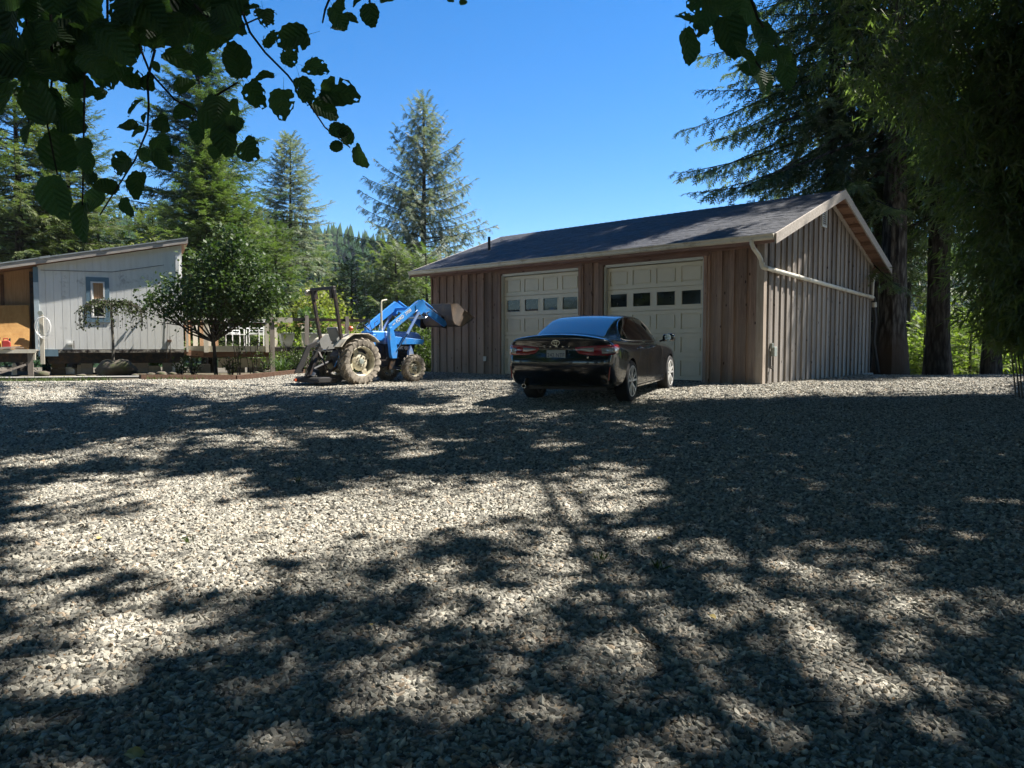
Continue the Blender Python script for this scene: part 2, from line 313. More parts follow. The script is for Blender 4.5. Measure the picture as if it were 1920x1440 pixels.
bu = N(t, 'ShaderNodeBump'); bu.inputs['Strength'].default_value = .6; bu.inputs['Distance'].default_value = .05; t.links.new(sn.outputs[0], bu.inputs['Height']); t.links.new(bu.outputs[0], b.inputs['Normal'])

FOL['forest'].node_tree.nodes['Principled BSDF'].inputs['Specular IOR Level'].default_value = 0
# ---------------------------------------------------------------- ground
def sstep(a, b, x): t = np.clip((x - a) / (b - a), 0, 1); return t * t * (3 - 2 * t)
def gz(x, y):
    x = np.asarray(x, float); y = np.asarray(y, float)
    z = np.interp(y, [-40, 0, 3, 6, 9, 12, 15.6, 19, 24, 26, 40, 90, 200], [-.7, -.62, -.57, -.42, -.25, -.105, -.02, -.02, -.03, -.15, -2.0, -5, -6])
    dip = sstep(-1.0, -2.6, x) * (1 - sstep(-6.5, -9, x)) * sstep(11, 14, y) * (1 - sstep(19.0, 21.0, y)); z = z - .11 * dip
    right = sstep(9, 12, x) * sstep(20.6, 24, y); z = z - 1.2 * right
    left = sstep(-15, -40, x) * 2; z = z + left * sstep(10, 40, y)
    z = z + .012 * np.sin(x * 1.3 + y * .7) + .010 * np.sin(x * .6 - y * 1.9 + 1)
    return z
def g(x, y): return float(gz(x, y))

def grid_sheet(name, xs, ys, mat, lift=0.0, mask=None):
    X, Y = np.meshgrid(xs, ys); Z = gz(X, Y) + lift; V = np.stack([X, Y, Z], -1).reshape(-1, 3); n, m = len(ys), len(xs)
    i = np.arange(n - 1)[:, None] * m + np.arange(m - 1)[None]; F = np.stack([i, i + 1, i + m + 1, i + m], -1).reshape(-1, 4)
    if mask is not None:
        c = V[F].mean(1); F = F[mask(c[:, 0], c[:, 1])]; u, inv = np.unique(F, return_inverse=True); V = V[u]; F = inv.reshape(-1, 4)
    return link_mesh(name, np_mesh(name, V, F), mat, None, True)

def gravel_edge(x):  # far limit (y) of the gravel for a given x
    return np.interp(x, [-40, -12, -9.3, -8.6, -6.4, -5.5, 0, 6, 9, 11, 30], [16.0, 16.6, 17.2, 17.5, 21.8, 22.5, 24, 24, 23.5, 20.6, 20.4])
# dirt material
m, t, b = M_('dry earth and leaf litter'); tc = N(t, 'ShaderNodeTexCoord'); no = N(t, 'ShaderNodeTexNoise'); no.inputs['Scale'].default_value = 3; no.inputs['Detail'].default_value = 12; no.inputs['Roughness'].default_value = .75
t.links.new(tc.outputs['Object'], no.inputs['Vector']); r = ramp(t, [(.3, (.045, .033, .022)), (.5, (.11, .085, .055)), (.62, (.06, .072, .03)), (.75, (.17, .14, .10))], no.outputs[0]); t.links.new(r.outputs[0], b.inputs[0]); b.inputs['Roughness'].default_value = 1
bu = N(t, 'ShaderNodeBump'); bu.inputs['Strength'].default_value = 1; bu.inputs['Distance'].default_value = .06; t.links.new(no.outputs[0], bu.inputs['Height']); t.links.new(bu.outputs[0], b.inputs['Normal'])
MAT['dirt'] = m
xs = np.concatenate([np.linspace(-400, -40, 19), np.linspace(-38, 38, 96), np.linspace(40, 400, 19)]); ys = np.concatenate([np.linspace(-30, 32, 80), np.linspace(34, 200, 40), np.linspace(210, 900, 24)])
ground = grid_sheet('ground', xs, ys, MAT['dirt'], -.03); tag(ground, 'bare earth beyond the gravel', kind='structure')

# packed gravel base (fine fragments between the stones)
m, t, b = M_('packed gravel'); tc = N(t, 'ShaderNodeTexCoord'); vo = N(t, 'ShaderNodeTexVoronoi'); vo.inputs['Scale'].default_value = 38; vo.inputs['Randomness'].default_value = 1
no = N(t, 'ShaderNodeTexNoise'); no.inputs['Scale'].default_value = .55; no.inputs['Detail'].default_value = 5; no.inputs['Roughness'].default_value = .7
t.links.new(tc.outputs['Object'], vo.inputs['Vector']); t.links.new(tc.outputs['Object'], no.inputs['Vector'])
sp = N(t, 'ShaderNodeSeparateColor'); t.links.new(vo.outputs['Color'], sp.inputs[0])
r = ramp(t, [(0, (.08, .07, .058)), (.35, (.17, .155, .13)), (.7, (.27, .25, .21)), (1, (.38, .355, .30))], sp.outputs[0])
r2 = ramp(t, [(.56, (0, 0, 0)), (.66, (1, 1, 1))], no.outputs[0]); mx = N(t, 'ShaderNodeMix', data_type='RGBA'); t.links.new(r2.outputs[0], mx.inputs[0]); t.links.new(r.outputs[0], mx.inputs[6]); mx.inputs[7].default_value = (.16, .105, .068, 1)
t.links.new(mx.outputs[2], b.inputs[0]); b.inputs['Roughness'].default_value = .95
ad = N(t, 'ShaderNodeMath', operation='SUBTRACT'); ad.inputs[0].default_value = 1; t.links.new(vo.outputs[0], ad.inputs[1]); bu = N(t, 'ShaderNodeBump'); bu.inputs['Strength'].default_value = 1; bu.inputs['Distance'].default_value = .02; t.links.new(ad.outputs[0], bu.inputs['Height']); t.links.new(bu.outputs[0], b.inputs['Normal'])
MAT['gravel_base'] = m
lot = grid_sheet('gravel_driveway', np.linspace(-24, 24, 161), np.linspace(-6, 24, 121), MAT['gravel_base'], 0.0, lambda x, y: y < gravel_edge(x)); tag(lot, 'gravel parking yard in front of the garage', kind='structure')

# loose stones: one object, instanced by geometry nodes on a copy of the sheet
m, t, b = M_('crushed stone'); oi = N(t, 'ShaderNodeObjectInfo'); r = ramp(t, [(0, (.075, .072, .064)), (.18, (.17, .163, .143)), (.45, (.28, .265, .228)), (.7, (.38, .36, .305)), (.88, (.49, .465, .39)), (.95, (.32, .24, .165)), (1, (.52, .50, .43))], oi.outputs['Random'])
tc = N(t, 'ShaderNodeTexCoord'); no = N(t, 'ShaderNodeTexNoise'); no.inputs['Scale'].default_value = 60; no.inputs['Detail'].default_value = 4; t.links.new(tc.outputs['Object'], no.inputs['Vector'])
mx = N(t, 'ShaderNodeMix', data_type='RGBA', blend_type='MULTIPLY'); mx.inputs[0].default_value = .5; t.links.new(r.outputs[0], mx.inputs[6]); r3 = ramp(t, [(.3, (.55, .55, .55)), (.7, (1.2, 1.2, 1.2))], no.outputs[0]); t.links.new(r3.outputs[0], mx.inputs[7]); t.links.new(mx.outputs[2], b.inputs[0]); b.inputs['Roughness'].default_value = .9; b.inputs['Specular IOR Level'].default_value = .3
MAT['stones'] = m
def gravel_zone(name, x_of, y0, y1, dens, size, label, step=.25):
    ys_ = np.arange(y0, y1 + 1e-6, step); xs_ = np.arange(-18, 18, step)
    o = grid_sheet(name, xs_, ys_, MAT['stones'], -.002, lambda x, y: (np.abs(x) < x_of(y)) & (y < gravel_edge(x) - .05)); tag(o, label, kind='stuff')
    ng = bpy.data.node_groups.new('scatter_' + name, 'GeometryNodeTree'); ng.interface.new_socket('Geometry', in_out='INPUT', socket_type='NodeSocketGeometry'); ng.interface.new_socket('Geometry', in_out='OUTPUT', socket_type='NodeSocketGeometry')
    A = ng.nodes.new; L = ng.links.new; gi = A('NodeGroupInput'); go = A('NodeGroupOutput')
    dp = A('GeometryNodeDistributePointsOnFaces'); dp.distribute_method = 'RANDOM'; dp.inputs['Seed'].default_value = int(y0 * 3) + 1; L(gi.outputs[0], dp.inputs['Mesh'])
    pn = A('ShaderNodeTexNoise'); pn.inputs['Scale'].default_value = .55; pn.inputs['Detail'].default_value = 5; pn.inputs['Roughness'].default_value = .6; pp = A('GeometryNodeInputPosition'); L(pp.outputs[0], pn.inputs['Vector']); mr_ = A('ShaderNodeMapRange'); mr_.inputs[1].default_value = .60; mr_.inputs[2].default_value = .70; mr_.inputs[3].default_value = dens; mr_.inputs[4].default_value = dens * .22; L(pn.outputs[0], mr_.inputs[0]); L(mr_.outputs[0], dp.inputs['Density'])
    jn = A('GeometryNodeJoinGeometry')
    for k in range(9):
        ic = A('GeometryNodeMeshIcoSphere'); ic.inputs['Radius'].default_value = size; ic.inputs['Subdivisions'].default_value = 1 if k % 4 else 2
        if y0 > 6: ic.inputs['Subdivisions'].default_value = 1
        sp_ = A('GeometryNodeSetPosition'); L(ic.outputs['Mesh'], sp_.inputs['Geometry'])
        po = A('GeometryNodeInputPosition'); rv = A('FunctionNodeRandomValue'); rv.data_type = 'FLOAT_VECTOR'; rv.inputs[0].default_value = (.45, .45, .4); rv.inputs[1].default_value = (1.4, 1.4, 1.45); rv.inputs['Seed'].default_value = k * 13 + 5
        if k % 4 == 0:
            rv.inputs[0].default_value = (.74, .74, .74); rv.inputs[1].default_value = (1.18, 1.18, 1.18)
        mu = A('ShaderNodeVectorMath'); mu.operation = 'MULTIPLY'; L(po.outputs[0], mu.inputs[0]); L(rv.outputs[0], mu.inputs[1])
        m2_ = A('ShaderNodeVectorMath'); m2_.operation = 'MULTIPLY'; m2_.inputs[1].default_value = (1.2 + .06 * k, .92 - .03 * k, .60 + .08 * (k % 4)); L(mu.outputs[0], m2_.inputs[0]); L(m2_.outputs[0], sp_.inputs['Position'])
        sm = A('GeometryNodeSetMaterial'); sm.inputs['Material'].default_value = MAT['stones']; L(sp_.outputs[0], sm.inputs[0]); gi2 = A('GeometryNodeGeometryToInstance'); L(sm.outputs[0], gi2.inputs[0]); L(gi2.outputs[0], jn.inputs[0])
    io = A('GeometryNodeInstanceOnPoints'); L(dp.outputs['Points'], io.inputs['Points']); L(jn.outputs[0], io.inputs['Instance']); io.inputs['Pick Instance'].default_value = True
    ri = A('FunctionNodeRandomValue'); ri.data_type = 'INT'; ri.inputs['Min'].default_value = 0; ri.inputs['Max'].default_value = 8; ri.inputs['Seed'].default_value = 3; L(ri.outputs[2], io.inputs['Instance Index'])
    rr = A('FunctionNodeRandomValue'); rr.data_type = 'FLOAT_VECTOR'; rr.inputs[0].default_value = (-1.0, -1.0, 0); rr.inputs[1].default_value = (1.0, 1.0, 6.283); L(rr.outputs[0], io.inputs['Rotation'])
    rs = A('FunctionNodeRandomValue'); rs.data_type = 'FLOAT'; rs.inputs[2].default_value = 0.0; rs.inputs[3].default_value = 1.0; rs.inputs['Seed'].default_value = 9
    pw = A('ShaderNodeMath'); pw.operation = 'POWER'; pw.inputs[1].default_value = 2.2; L(rs.outputs[1], pw.inputs[0]); ma = A('ShaderNodeMath'); ma.operation = 'MULTIPLY_ADD'; ma.inputs[1].default_value = 1.05; ma.inputs[2].default_value = .55; L(pw.outputs[0], ma.inputs[0]); L(ma.outputs[0], io.inputs['Scale'])
    L(io.outputs[0], go.inputs[0])
    md = o.modifiers.new('scatter', 'NODES'); md.node_group = ng; return o
SIZE = .0138
gravel_zone('gravel', lambda y: .75 * y + .9, 1.0, 6.5, 5200, SIZE, 'loose grey crushed stone in the foreground', .5)
gravel_zone('gravel', lambda y: .75 * y + .5, 6.5, 12.5, 2900, SIZE * 1.12, 'loose grey crushed stone in the middle of the yard', .5)
gravel_zone('gravel', lambda y: .74 * y + .2, 12.5, 24, 1000, SIZE * 1.35, 'loose grey crushed stone by the garage', .5)

# ---------------------------------------------------------------- hills
def hill(name, x0, x1, y0, y1, hf, label):
    xs_ = np.linspace(x0, x1, 60); ys_ = np.linspace(y0, y1, 24); X, Y = np.meshgrid(xs_, ys_); Z = hf(X, Y); V = np.stack([X, Y, Z], -1).reshape(-1, 3); m_ = len(xs_)
    i = np.arange(len(ys_) - 1)[:, None] * m_ + np.arange(m_ - 1)[None]; F = np.stack([i, i + 1, i + m_ + 1, i + m_], -1).reshape(-1, 4)
    o = link_mesh(name, np_mesh(name, V, F), FOL['forest'], None, True); tag(o, label, kind='structure'); return V
def hA(X, Y):
    t_ = sstep(120, 330, Y) * (1 - .6 * sstep(360, 520, Y)); prof = np.interp(X, [-400, -180, -130, -95, -70, -40, 0, 60, 110, 160, 220, 400], [46, 56, 54, 51, 47, 41, 26, 14, 24, 40, 52, 60])
    return -7 + t_ * (prof + 2.5 * np.sin(X * .05) + 1.5 * np.sin(X * .13 + Y * .05))
hill('hills', -420, 420, 110, 560, hA, 'wooded hills behind the clearing')
# forest on the hills: thousands of little conifers as one mass
nT = 5200; tx = rng.uniform(-330, 330, nT); ty = rng.uniform(150, 400, nT); tz = hA(tx, ty) - 1; hh = rng.uniform(7, 15, nT); rr_ = hh * rng.uniform(.16, .26, nT)
tv = []; tf = []; K = 6
ang = np.arange(K) * 2 * np.pi / K
for lv, (rb, zb, zt) in enumerate(((1.0, .05, .55), (.72, .32, .78), (.45, .6, 1.0))):
    base = len(tv) and sum(len(a) for a in tv)
    jit = rng.uniform(.6, 1.25, (nT, K)); rad = rr_[:, None] * rb * jit; bx = tx[:, None] + rad * np.cos(ang); by = ty[:, None] + rad * np.sin(ang); bz = tz[:, None] + hh[:, None] * (zb + rng.uniform(-.04, .04, (nT, K)))
    ring = np.stack([bx, by, bz], -1); top = np.stack([tx + rng.normal(0, .2, nT), ty, tz + hh * zt], -1)[:, None]; vv = np.concatenate([ring, top], 1).reshape(-1, 3)
    idx = np.arange(nT)[:, None] * (K + 1); kk = np.arange(K); ff = np.stack([idx + kk, idx + (kk + 1) % K, np.repeat(idx + K, K, 1)], -1).reshape(-1, 3) + base
    tv.append(vv); tf.append(ff)
fo = link_mesh('forest', np_mesh('forest', np.concatenate(tv), np.concatenate(tf)), FOL['forest']); tag(fo, 'far conifer forest covering the hills', kind='stuff')

# ---------------------------------------------------------------- garage
TH = .732; GW, GD, GEH = 10.533, 7.583, 3.02
gar = empty('garage', (5.347, 15.645, 0), -TH, 'two bay garage of brown board and batten cedar with a dark shingle gable roof', 'garage')
D1 = (-4.084, -1.344); D2 = (-7.592, -4.852); DH = 2.80; RISE = (4.66 - 3.13) / (GD / 2 + .39)
def roofz(y): return 3.10 + RISE * ((y + .39) if y < GD / 2 else (GD + .39 - y))
bd = random.Random(3)
def front_board(x0, x1, z0, z1, proud, name):
    MB().box(x0, x1, -proud, .02 - (.001 * bd.random()), z0, z1).build(name, MAT['board'], gar)
sheath = MB().box(-GW + .01, 0, .022, .08, .0, 2.98); # wall behind the boards, with openings
s1 = MB()
for x0, x1, z0, z1 in ((-GW + .02, D2[0], -.12, 3.02), (D2[1], D1[0], -.12, 3.02), (D1[1], -.02, -.12, 3.02), (D2[0], D2[1], DH, 3.02), (D1[0], D1[1], DH, 3.02)): s1.box(x0, x1, .021, .10, z0, z1)
s1.build('wall', MAT['board'], gar)
PT = .327
def board_run(x0, x1, z0, z1, pitch=PT, bw=.115):
    n = max(1, round((x1 - x0) / pitch)); p = (x1 - x0) / n
    for i in range(n):
        front_board(x0 + i * p + .002, x0 + (i + 1) * p - .002, z0, z1, .004 + .003 * bd.random(), 'board')
    for i in range(n + 1):
        c = x0 + i * p; a = max(x0 + .001, c - bw / 2); e = min(x1 - .001, c + bw / 2)
        front_board(a, e, z0 - .01 * bd.random(), z1, .034 + .006 * bd.random(), 'batten')
board_run(-GW, D2[0] - .09, -.10, 2.99); board_run(D2[1] + .09, D1[0] - .09, .0, 2.99, .30); board_run(D1[1] + .09, -.10, -.10, 2.99)
for d in (D1, D2):
    board_run(d[0] - .09, d[1] + .09, DH + .175, 2.99, .30, .10)
    MB().box(d[0] - .12, d[1] + .12, -.060, .01, DH + .02, DH + .17).build('header_board', MAT['header'], gar)
    for x in (d[0] - .088, d[1] + .003): MB().box(x, x + .085, -.057, .10, -.05, DH + .018).build('door_casing', MAT['board'], gar)
    for x in (d[0] + .0, d[1] - .04): MB().box(x, x + .04, .0, .10, -.04, DH - .02).build('door_jamb', MAT['jamb'], gar)
    MB().box(d[0] + .041, d[1] - .041, .0, .10, DH - .045, DH + .018).build('door_jamb', MAT['jamb'], gar)
    # sectional door
    dr = MB().box(d[0] + .03, d[1] - .03, .145, .16, .0, DH - .05).build('garage_door', MAT['door'], gar)
    w = d[1] - d[0] - .09; hs_ = (DH - .06) / 5
    for j in range(5):
        z0 = .0 + j * hs_; win = (j == 3); mb = MB(); x0 = d[0] + .045; cw = w / 4
        zc0, zc1 = z0 + .10, z0 + hs_ - .09
        # section with four recessed/raised fields or window openings
        mb.box(x0, x0 + w, .10, .145, z0 + .006, zc0); mb.box(x0, x0 + w, .10, .145, zc1, z0 + hs_ - .008)
        for k in range(5):
            a = x0 + k * cw - .07; e = x0 + k * cw + .07; mb.box(max(x0, a), min(x0 + w, e), .10, .145, zc0, zc1)
        sec = mb.build('door_section', MAT['door'], dr); 
        f_ = MB()
        for k in range(4):
            a, e = x0 + k * cw + .07, x0 + (k + 1) * cw - .07
            if win:
                MB().box(a + .012, e - .012, .118, .126, zc0 + .012, zc1 - .012).build('window_pane', MAT['glass'], dr)
                for q in ((a, e, zc0, zc0 + .02), (a, e, zc1 - .02, zc1), (a, a + .02, zc0 + .02, zc1 - .02), (e - .02, e, zc0 + .02, zc1 - .02)): f_.box(q[0], q[1], .092, .117, q[2], q[3])
            else:
                f_.box(a + .0, e, .128, .144, zc0, zc1)
                f_.prism([(0, 0), (0, 0)], 'x', 0, 0) if False else None
                f_.box(a + .032, e - .032, .104, .128, zc0 + .032, zc1 - .032)
        f_.build('door_field' if not win else 'window_frame', MAT['door'], dr)
    MB().box(d[0] + .04, d[1] - .04, .095, .15, -.04, .0).build('bottom_seal', MAT['black_plastic'], dr)
# gable end
n = 23; p = (GD - .0) / n
def gboard(y0, y1, z1a, z1b, proud, nm):
    z0 = -.10 + .02 * bd.random(); MB().prism([(y0, z0), (y1, z0), (y1, z1b), ((y0 + y1) / 2, max(z1a, z1b, roofz((y0 + y1) / 2) - .17)), (y0, z1a)], 'x', .0, proud).build(nm, MAT['board_g'], gar)
for i in range(n):
    a, e = i * p + .002, (i + 1) * p - .002
    gboard(a, e, roofz(a) - .17, roofz(e) - .17, .006 + .003 * bd.random(), 'board')
for i in range(1, n + 1):
    c = i * p; a, e = c - .055, min(GD, c + .055); gboard(a, e, roofz(a) - .175, roofz(e) - .175, .038 + .008 * bd.random(), 'batten')
MB().prism([(0, -.1), (GD, -.1), (GD, roofz(GD) - .18), (GD / 2, roofz(GD / 2) - .18), (0, roofz(0) - .18)], 'x', -.08, -.001).build('wall', MAT['board_g'], gar)
MB().prism([(0, -.1), (GD, -.1), (GD, roofz(GD) - .18), (GD / 2, roofz(GD / 2) - .18), (0, roofz(0) - .18)], 'x', -GW, -GW + .02).build('wall', MAT['board_g'], gar)
MB().box(-GW, -.1, GD - .03, GD, -.1, 3.0).build('wall', MAT['board_g'], gar)
MB().box(-.10, .062, -.058, .09, -.12, 3.0).build('corner_board', MAT['trimz'], gar)
MB().box(-GW - .02, .02, -.02, GD + .02, -.35, -.101).build('foundation', MAT['concrete'], gar)
MB().box(-.3, .13, GD - .9, GD + .05, -.12, .02).build('foundation_block', MAT['concrete'], gar)
# roof: deck, shingles, rakes, soffit, gutters
OX0, OX1 = -GW - .55, .42; yr = GD / 2
rf = MB()
for s in (0, 1):
    ys_ = (-.39, yr) if s == 0 else (GD + .39, yr)
    z0, z1 = roofz(-.39), roofz(yr); rf.add([(OX0, ys_[0], z0), (OX1, ys_[0], z0), (OX1, ys_[1], z1), (OX0, ys_[1], z1), (OX0, ys_[0], z0 - .03), (OX1, ys_[0], z0 - .03), (OX1, ys_[1], z1 - .03), (OX0, ys_[1], z1 - .03)],
        [(0, 1, 2, 3), (4, 7, 6, 5), (0, 4, 5, 1), (1, 5, 6, 2), (2, 6, 7, 3), (3, 7, 4, 0)])
roof = rf.build('roof', MAT['soffit'], gar)
m, t, b = M_('dark blue grey shingles'); tc = N(t, 'ShaderNodeTexCoord'); vo = N(t, 'ShaderNodeTexNoise'); vo.inputs['Scale'].default_value = 5; vo.inputs['Detail'].default_value = 10; vo.inputs['Roughness'].default_value = .8; mp = N(t, 'ShaderNodeMapping'); mp.inputs['Scale'].default_value = (1, 3, 3)
t.links.new(tc.outputs['Object'], mp.inputs[0]); t.links.new(mp.outputs[0], vo.inputs['Vector']); r = ramp(t, [(.35, (.024, .027, .036)), (.5, (.048, .051, .062)), (.64, (.095, .093, .095))], vo.outputs[0]); t.links.new(r.outputs[0], b.inputs[0]); b.inputs['Roughness'].default_value = .75
bu = N(t, 'ShaderNodeBump'); bu.inputs['Strength'].default_value = .5; bu.inputs['Distance'].default_value = .01; n3 = N(t, 'ShaderNodeTexNoise'); n3.inputs['Scale'].default_value = 80; t.links.new(tc.outputs['Object'], n3.inputs['Vector']); t.links.new(n3.outputs[0], bu.inputs['Height']); t.links.new(bu.outputs[0], b.inputs['Normal'])
MAT['shingle'] = m
sh = MB(); sl = math.atan(RISE); L_ = (yr + .39) / math.cos(sl); nc = int(L_ / .14); rs_ = random.Random(5)
for side in (0, 1):
    for c in range(nc):
        d0, d1 = c * .14 - .02, c * .14 + .135; x = OX0 - .02 - rs_.random() * .2
        while x < OX1 + .02:
            wd = rs_.choice((.16, .2, .26, .31)); xa, xb = max(x, OX0 - .03), min(x + wd - .006, OX1 + .03); x += wd
            if xb - xa < .02: continue
            lf = .008 + .008 * rs_.random() ; tab = rs_.uniform(-.012, .008)
            def q(d, h):
                yy = -.39 + d * math.cos(sl); zz = roofz(-.39) + d * math.sin(sl) + h
                return (yy if side == 0 else GD - yy, zz)
            (ya, za), (yb, zb), (yc, zc) = q(d0 + tab, lf), q(d1, .003), q(d0 + tab, .0)
            sh.add([(xa, ya, za), (xb, ya, za), (xb, yb, zb), (xa, yb, zb), (xa, yc, zc), (xb, yc, zc)], [(0, 1, 2, 3), (0, 4, 5, 1), (0, 3, 4), (1, 5, 2)])
o = sh.build('shingles', MAT['shingle'], gar); tag(o, kind='stuff')
cap = MB()
for i in range(int((OX1 - OX0) / .2)):
    x = OX0 + i * .2; z = roofz(yr) + .012; cap.add([(x, yr - .14, z - .045), (x + .2, yr - .14, z - .055), (x + .2, yr, z - .004), (x, yr, z + .008), (x, yr + .14, z - .045), (x + .2, yr + .14, z - .055)], [(0, 1, 2, 3), (3, 2, 5, 4)])
cap.build('ridge_cap', MAT['shingle'], gar)
for x in (OX1 + .002, OX0 - .042):
    for s in (0, 1):
        ya, yb = (-.42, yr) if s == 0 else (yr, GD + .42); za, zb = roofz(ya if s == 0 else yr), roofz(yb if s else yr)
        za = 3.10 - .01 if s == 0 else roofz(yr); zb = roofz(yr) if s == 0 else 3.09
        MB().prism([(ya, za - .20), (yb, zb - .20), (yb, zb + .015), (ya, za + .015)], 'x', x, x + .04).build('rake_board', MAT['trim'], gar)
        # inner rake against the wall
        if x > 0: 
            ya2, yb2 = (0.02, yr) if s == 0 else (yr, GD - .02)
            MB().prism([(ya2, roofz(ya2) - .20), (yb2, roofz(yb2) - .20), (yb2, roofz(yb2) - .10), (ya2, roofz(ya2) - .10)], 'x', .042, .085).build('frieze_board', MAT['trim'], gar)
for s in (0, 1):
    for k in range(8):
        d = .25 + k * .50; y = d if s == 0 else GD - d
        if abs(y - yr) < .12: continue
        MB().box(.088, OX1 - .002, y - .019, y + .019, roofz(y) - .135, roofz(y) - .045).build('lookout', MAT['soffit'], gar)
MB().box(OX0, OX1, -.385, -.35, 3.085 - .16, 3.065).build('fascia', MAT['header'], gar)
MB().box(OX0, OX1, GD + .35, GD + .385, 3.085 - .16, 3.065).build('fascia', MAT['header'], gar)
MB().box(-GW, 0, -.349, .02, 2.99, 3.01).build('soffit', MAT['soffit'], gar)
MB().box(-GW, -.101, -.075, -.02, 2.90, 2.988).build('frieze_board', MAT['header'], gar)
gp = [(-.387, 2.985), (-.45, 2.985), (-.475, 3.01), (-.48, 3.06), (-.51, 3.085), (-.51, 3.10), (-.50, 3.10), (-.47, 3.072), (-.465, 3.012), (-.445, 2.995), (-.387, 2.995)]
MB().prism(gp, 'x', OX0, OX1).build('gutter', MAT['gutter'], gar)
MB().prism([(GD - a, b_) for a, b_ in gp], 'x', OX0, OX1).build('gutter', MAT['gutter'], gar)
for x in (OX0, OX1 - .004): MB().prism([(-.387, 2.985), (-.45, 2.985), (-.475, 3.01), (-.48, 3.06), (-.51, 3.10), (-.387, 3.10)], 'x', x - .004, x + .002).build('gutter_end', MAT['gutter'], gar)
# downspouts and sloping collector pipe
def rpipe(pts, w, h, nm, mat='pvc'):
    mb = MB(); mb.tube(pts, w / 2, 10); return mb.build(nm, MAT[mat], gar, smooth=True)
rpipe([(-.05, -.45, 3.0), (-.05, -.45, 2.93), (-.03, -.40, 2.84), (.0, -.22, 2.72), (.02, -.13, 2.62), (.03, -.105, 2.5)], .09, .09, 'downspout')
rpipe([(.03, -.105, 2.55), (.05, -.09, 2.47), (.10, -.03, 2.445)], .115, .1, 'elbow')
pe = [(.10, -.05, 2.45), (.10, 7.5, 2.20)]
rpipe(pe, .10, .1, 'drain_pipe')
for y in (.35, 1.75, 3.2, 4.7, 6.2, 7.2):
    z = 2.45 - (y + .05) * .25 / 7.55
    MB().lathe([(-.03, .050), (-.03, .057), (.03, .057), (.03, .050)], 'y', (.10, y, z), 14).build('coupling', MAT['pvc'], gar, smooth=True)
    MB().box(.03, .12, y + .28, y + .31, z - .10, z - .04).build('bracket', MAT['trimz'], gar)
rpipe([(.05, GD + .43, 3.0), (.06, GD + .42, 2.92), (.08, GD + .25, 2.84), (.10, GD - .02, 2.76), (.10, GD - .10, 2.62), (.10, GD - .13, 2.24)], .085, .1, 'downspout')
rpipe([(.10, 7.5, 2.2), (.10, 7.62, 2.17), (.10, 7.66, 2.08)], .11, .1, 'elbow', 'black_plastic')
rpipe([(.10, 7.66, 2.07), (.10, 7.68, 1.93)], .13, .1, 'coupling')
rpipe([(.10, 7.68, 1.95), (.12, 7.72, 1.5), (.08, 7.76, .9), (.16, 7.8, .4), (.22, 7.82, .0)], .10, .1, 'drain_hose', 'black_plastic')
# vent, meter box, tap, outlet, plumbing vent
vn = MB(); 
for q in ((3.34, 3.38, 3.74, 4.20), (3.62, 3.66, 3.74, 4.20), (3.38, 3.62, 3.74, 3.78), (3.38, 3.62, 4.16, 4.20)): vn.box(.042, .075, *q)
v = vn.build('gable_vent', MAT['vent'], gar)
for k in range(7): z = 3.79 + k * .052; MB().add([(.042, 3.38, z + .035), (.042, 3.62, z + .035), (.068, 3.62, z), (.068, 3.38, z)], [(0, 1, 2, 3)]).add([(.042, 3.38, z + .039), (.042, 3.62, z + .039), (.068, 3.62, z + .004), (.068, 3.38, z + .004)], [(3, 2, 1, 0)]).build('louver', MAT['vent'], v)
MB().box(.040, .13, .40, .55, .57, .78).build('meter_box', MAT['grey_box'], gar, bevel=.008)
MB().box(.040, .10, .36, .42, .74, .86).build('conduit_box', MAT['grey_box'], gar, bevel=.006)
tb = MB(); tb.tube([(.045, .40, .57), (.045, .40, .30)], .014); tb.tube([(.04, .40, .32), (.10, .40, .30), (.11, .40, .24)], .014); tb.tube([(.09, .37, .35), (.09, .43, .35)], .012); tb.build('water_tap', MAT['dark_steel'], gar, smooth=True)
MB().box(-8.26, -8.14, -.07, -.034, .36, .50).build('outlet_cover', MAT['vent'], gar, bevel=.008)
MB().tube([(-9.6, 1.6, roofz(1.6) - .02), (-9.6, 1.6, roofz(1.6) + .42)], .045, 12).build('plumbing_vent', MAT['black_plastic'], gar, smooth=True)

# ---------------------------------------------------------------- trailer house on piers
HA = R(27)
def hrel(x, y, z=0): return Vector((-13.62 + x * math.cos(HA) - y * math.sin(HA), 21 + x * math.sin(HA) + y * math.cos(HA), z))
house = empty('trailer_house', (-13.62, 21, 0), HA, 'white panelled trailer house raised on piers with a sloping roof and one blue trimmed window', 'house')
def hroof(x): return 3.10 + (3.91 - 3.10) / 3.8 * x
n = 19; p = 3.8 / n
for i in range(n):
    x0, x1 = i * p + .004, (i + 1) * p - .004
    segs = [(.70, None)]
    if 1.30 < (x0 + x1) / 2 < 1.72: segs = [(.70, 1.64), (2.70, None)]
    for z0, z1 in segs:
        if z1 is None: pr = [(x0, z0), (x1, z0), (x1, hroof(x1)), (x0, hroof(x0))]
        else: pr = [(x0, z0), (x1, z0), (x1, z1), (x0, z1)]
        MB().prism(pr, 'y', 0, .02 + .002 * (i % 2)).build('siding_panel', MAT['whitewall'], house)
MB().prism([(.0, .70), (1.33, .70), (1.33, hroof(1.33)), (0, hroof(0))], 'y', .024, .06).prism([(1.69, .70), (3.8, .70), (3.8, hroof(3.8)), (1.69, hroof(1.69))], 'y', .024, .06).prism([(1.33, .7), (1.69, .7), (1.69, 1.64), (1.33, 1.64)], 'y', .024, .06).prism([(1.33, 2.7), (1.69, 2.7), (1.69, hroof(1.69)), (1.33, hroof(1.33))], 'y', .024, .06).build('wall', MAT['whitewall'], house)
MB().box(3.74, 3.80, .07, 7, .70, 3.9).build('side_wall', MAT['whitewall'], house)
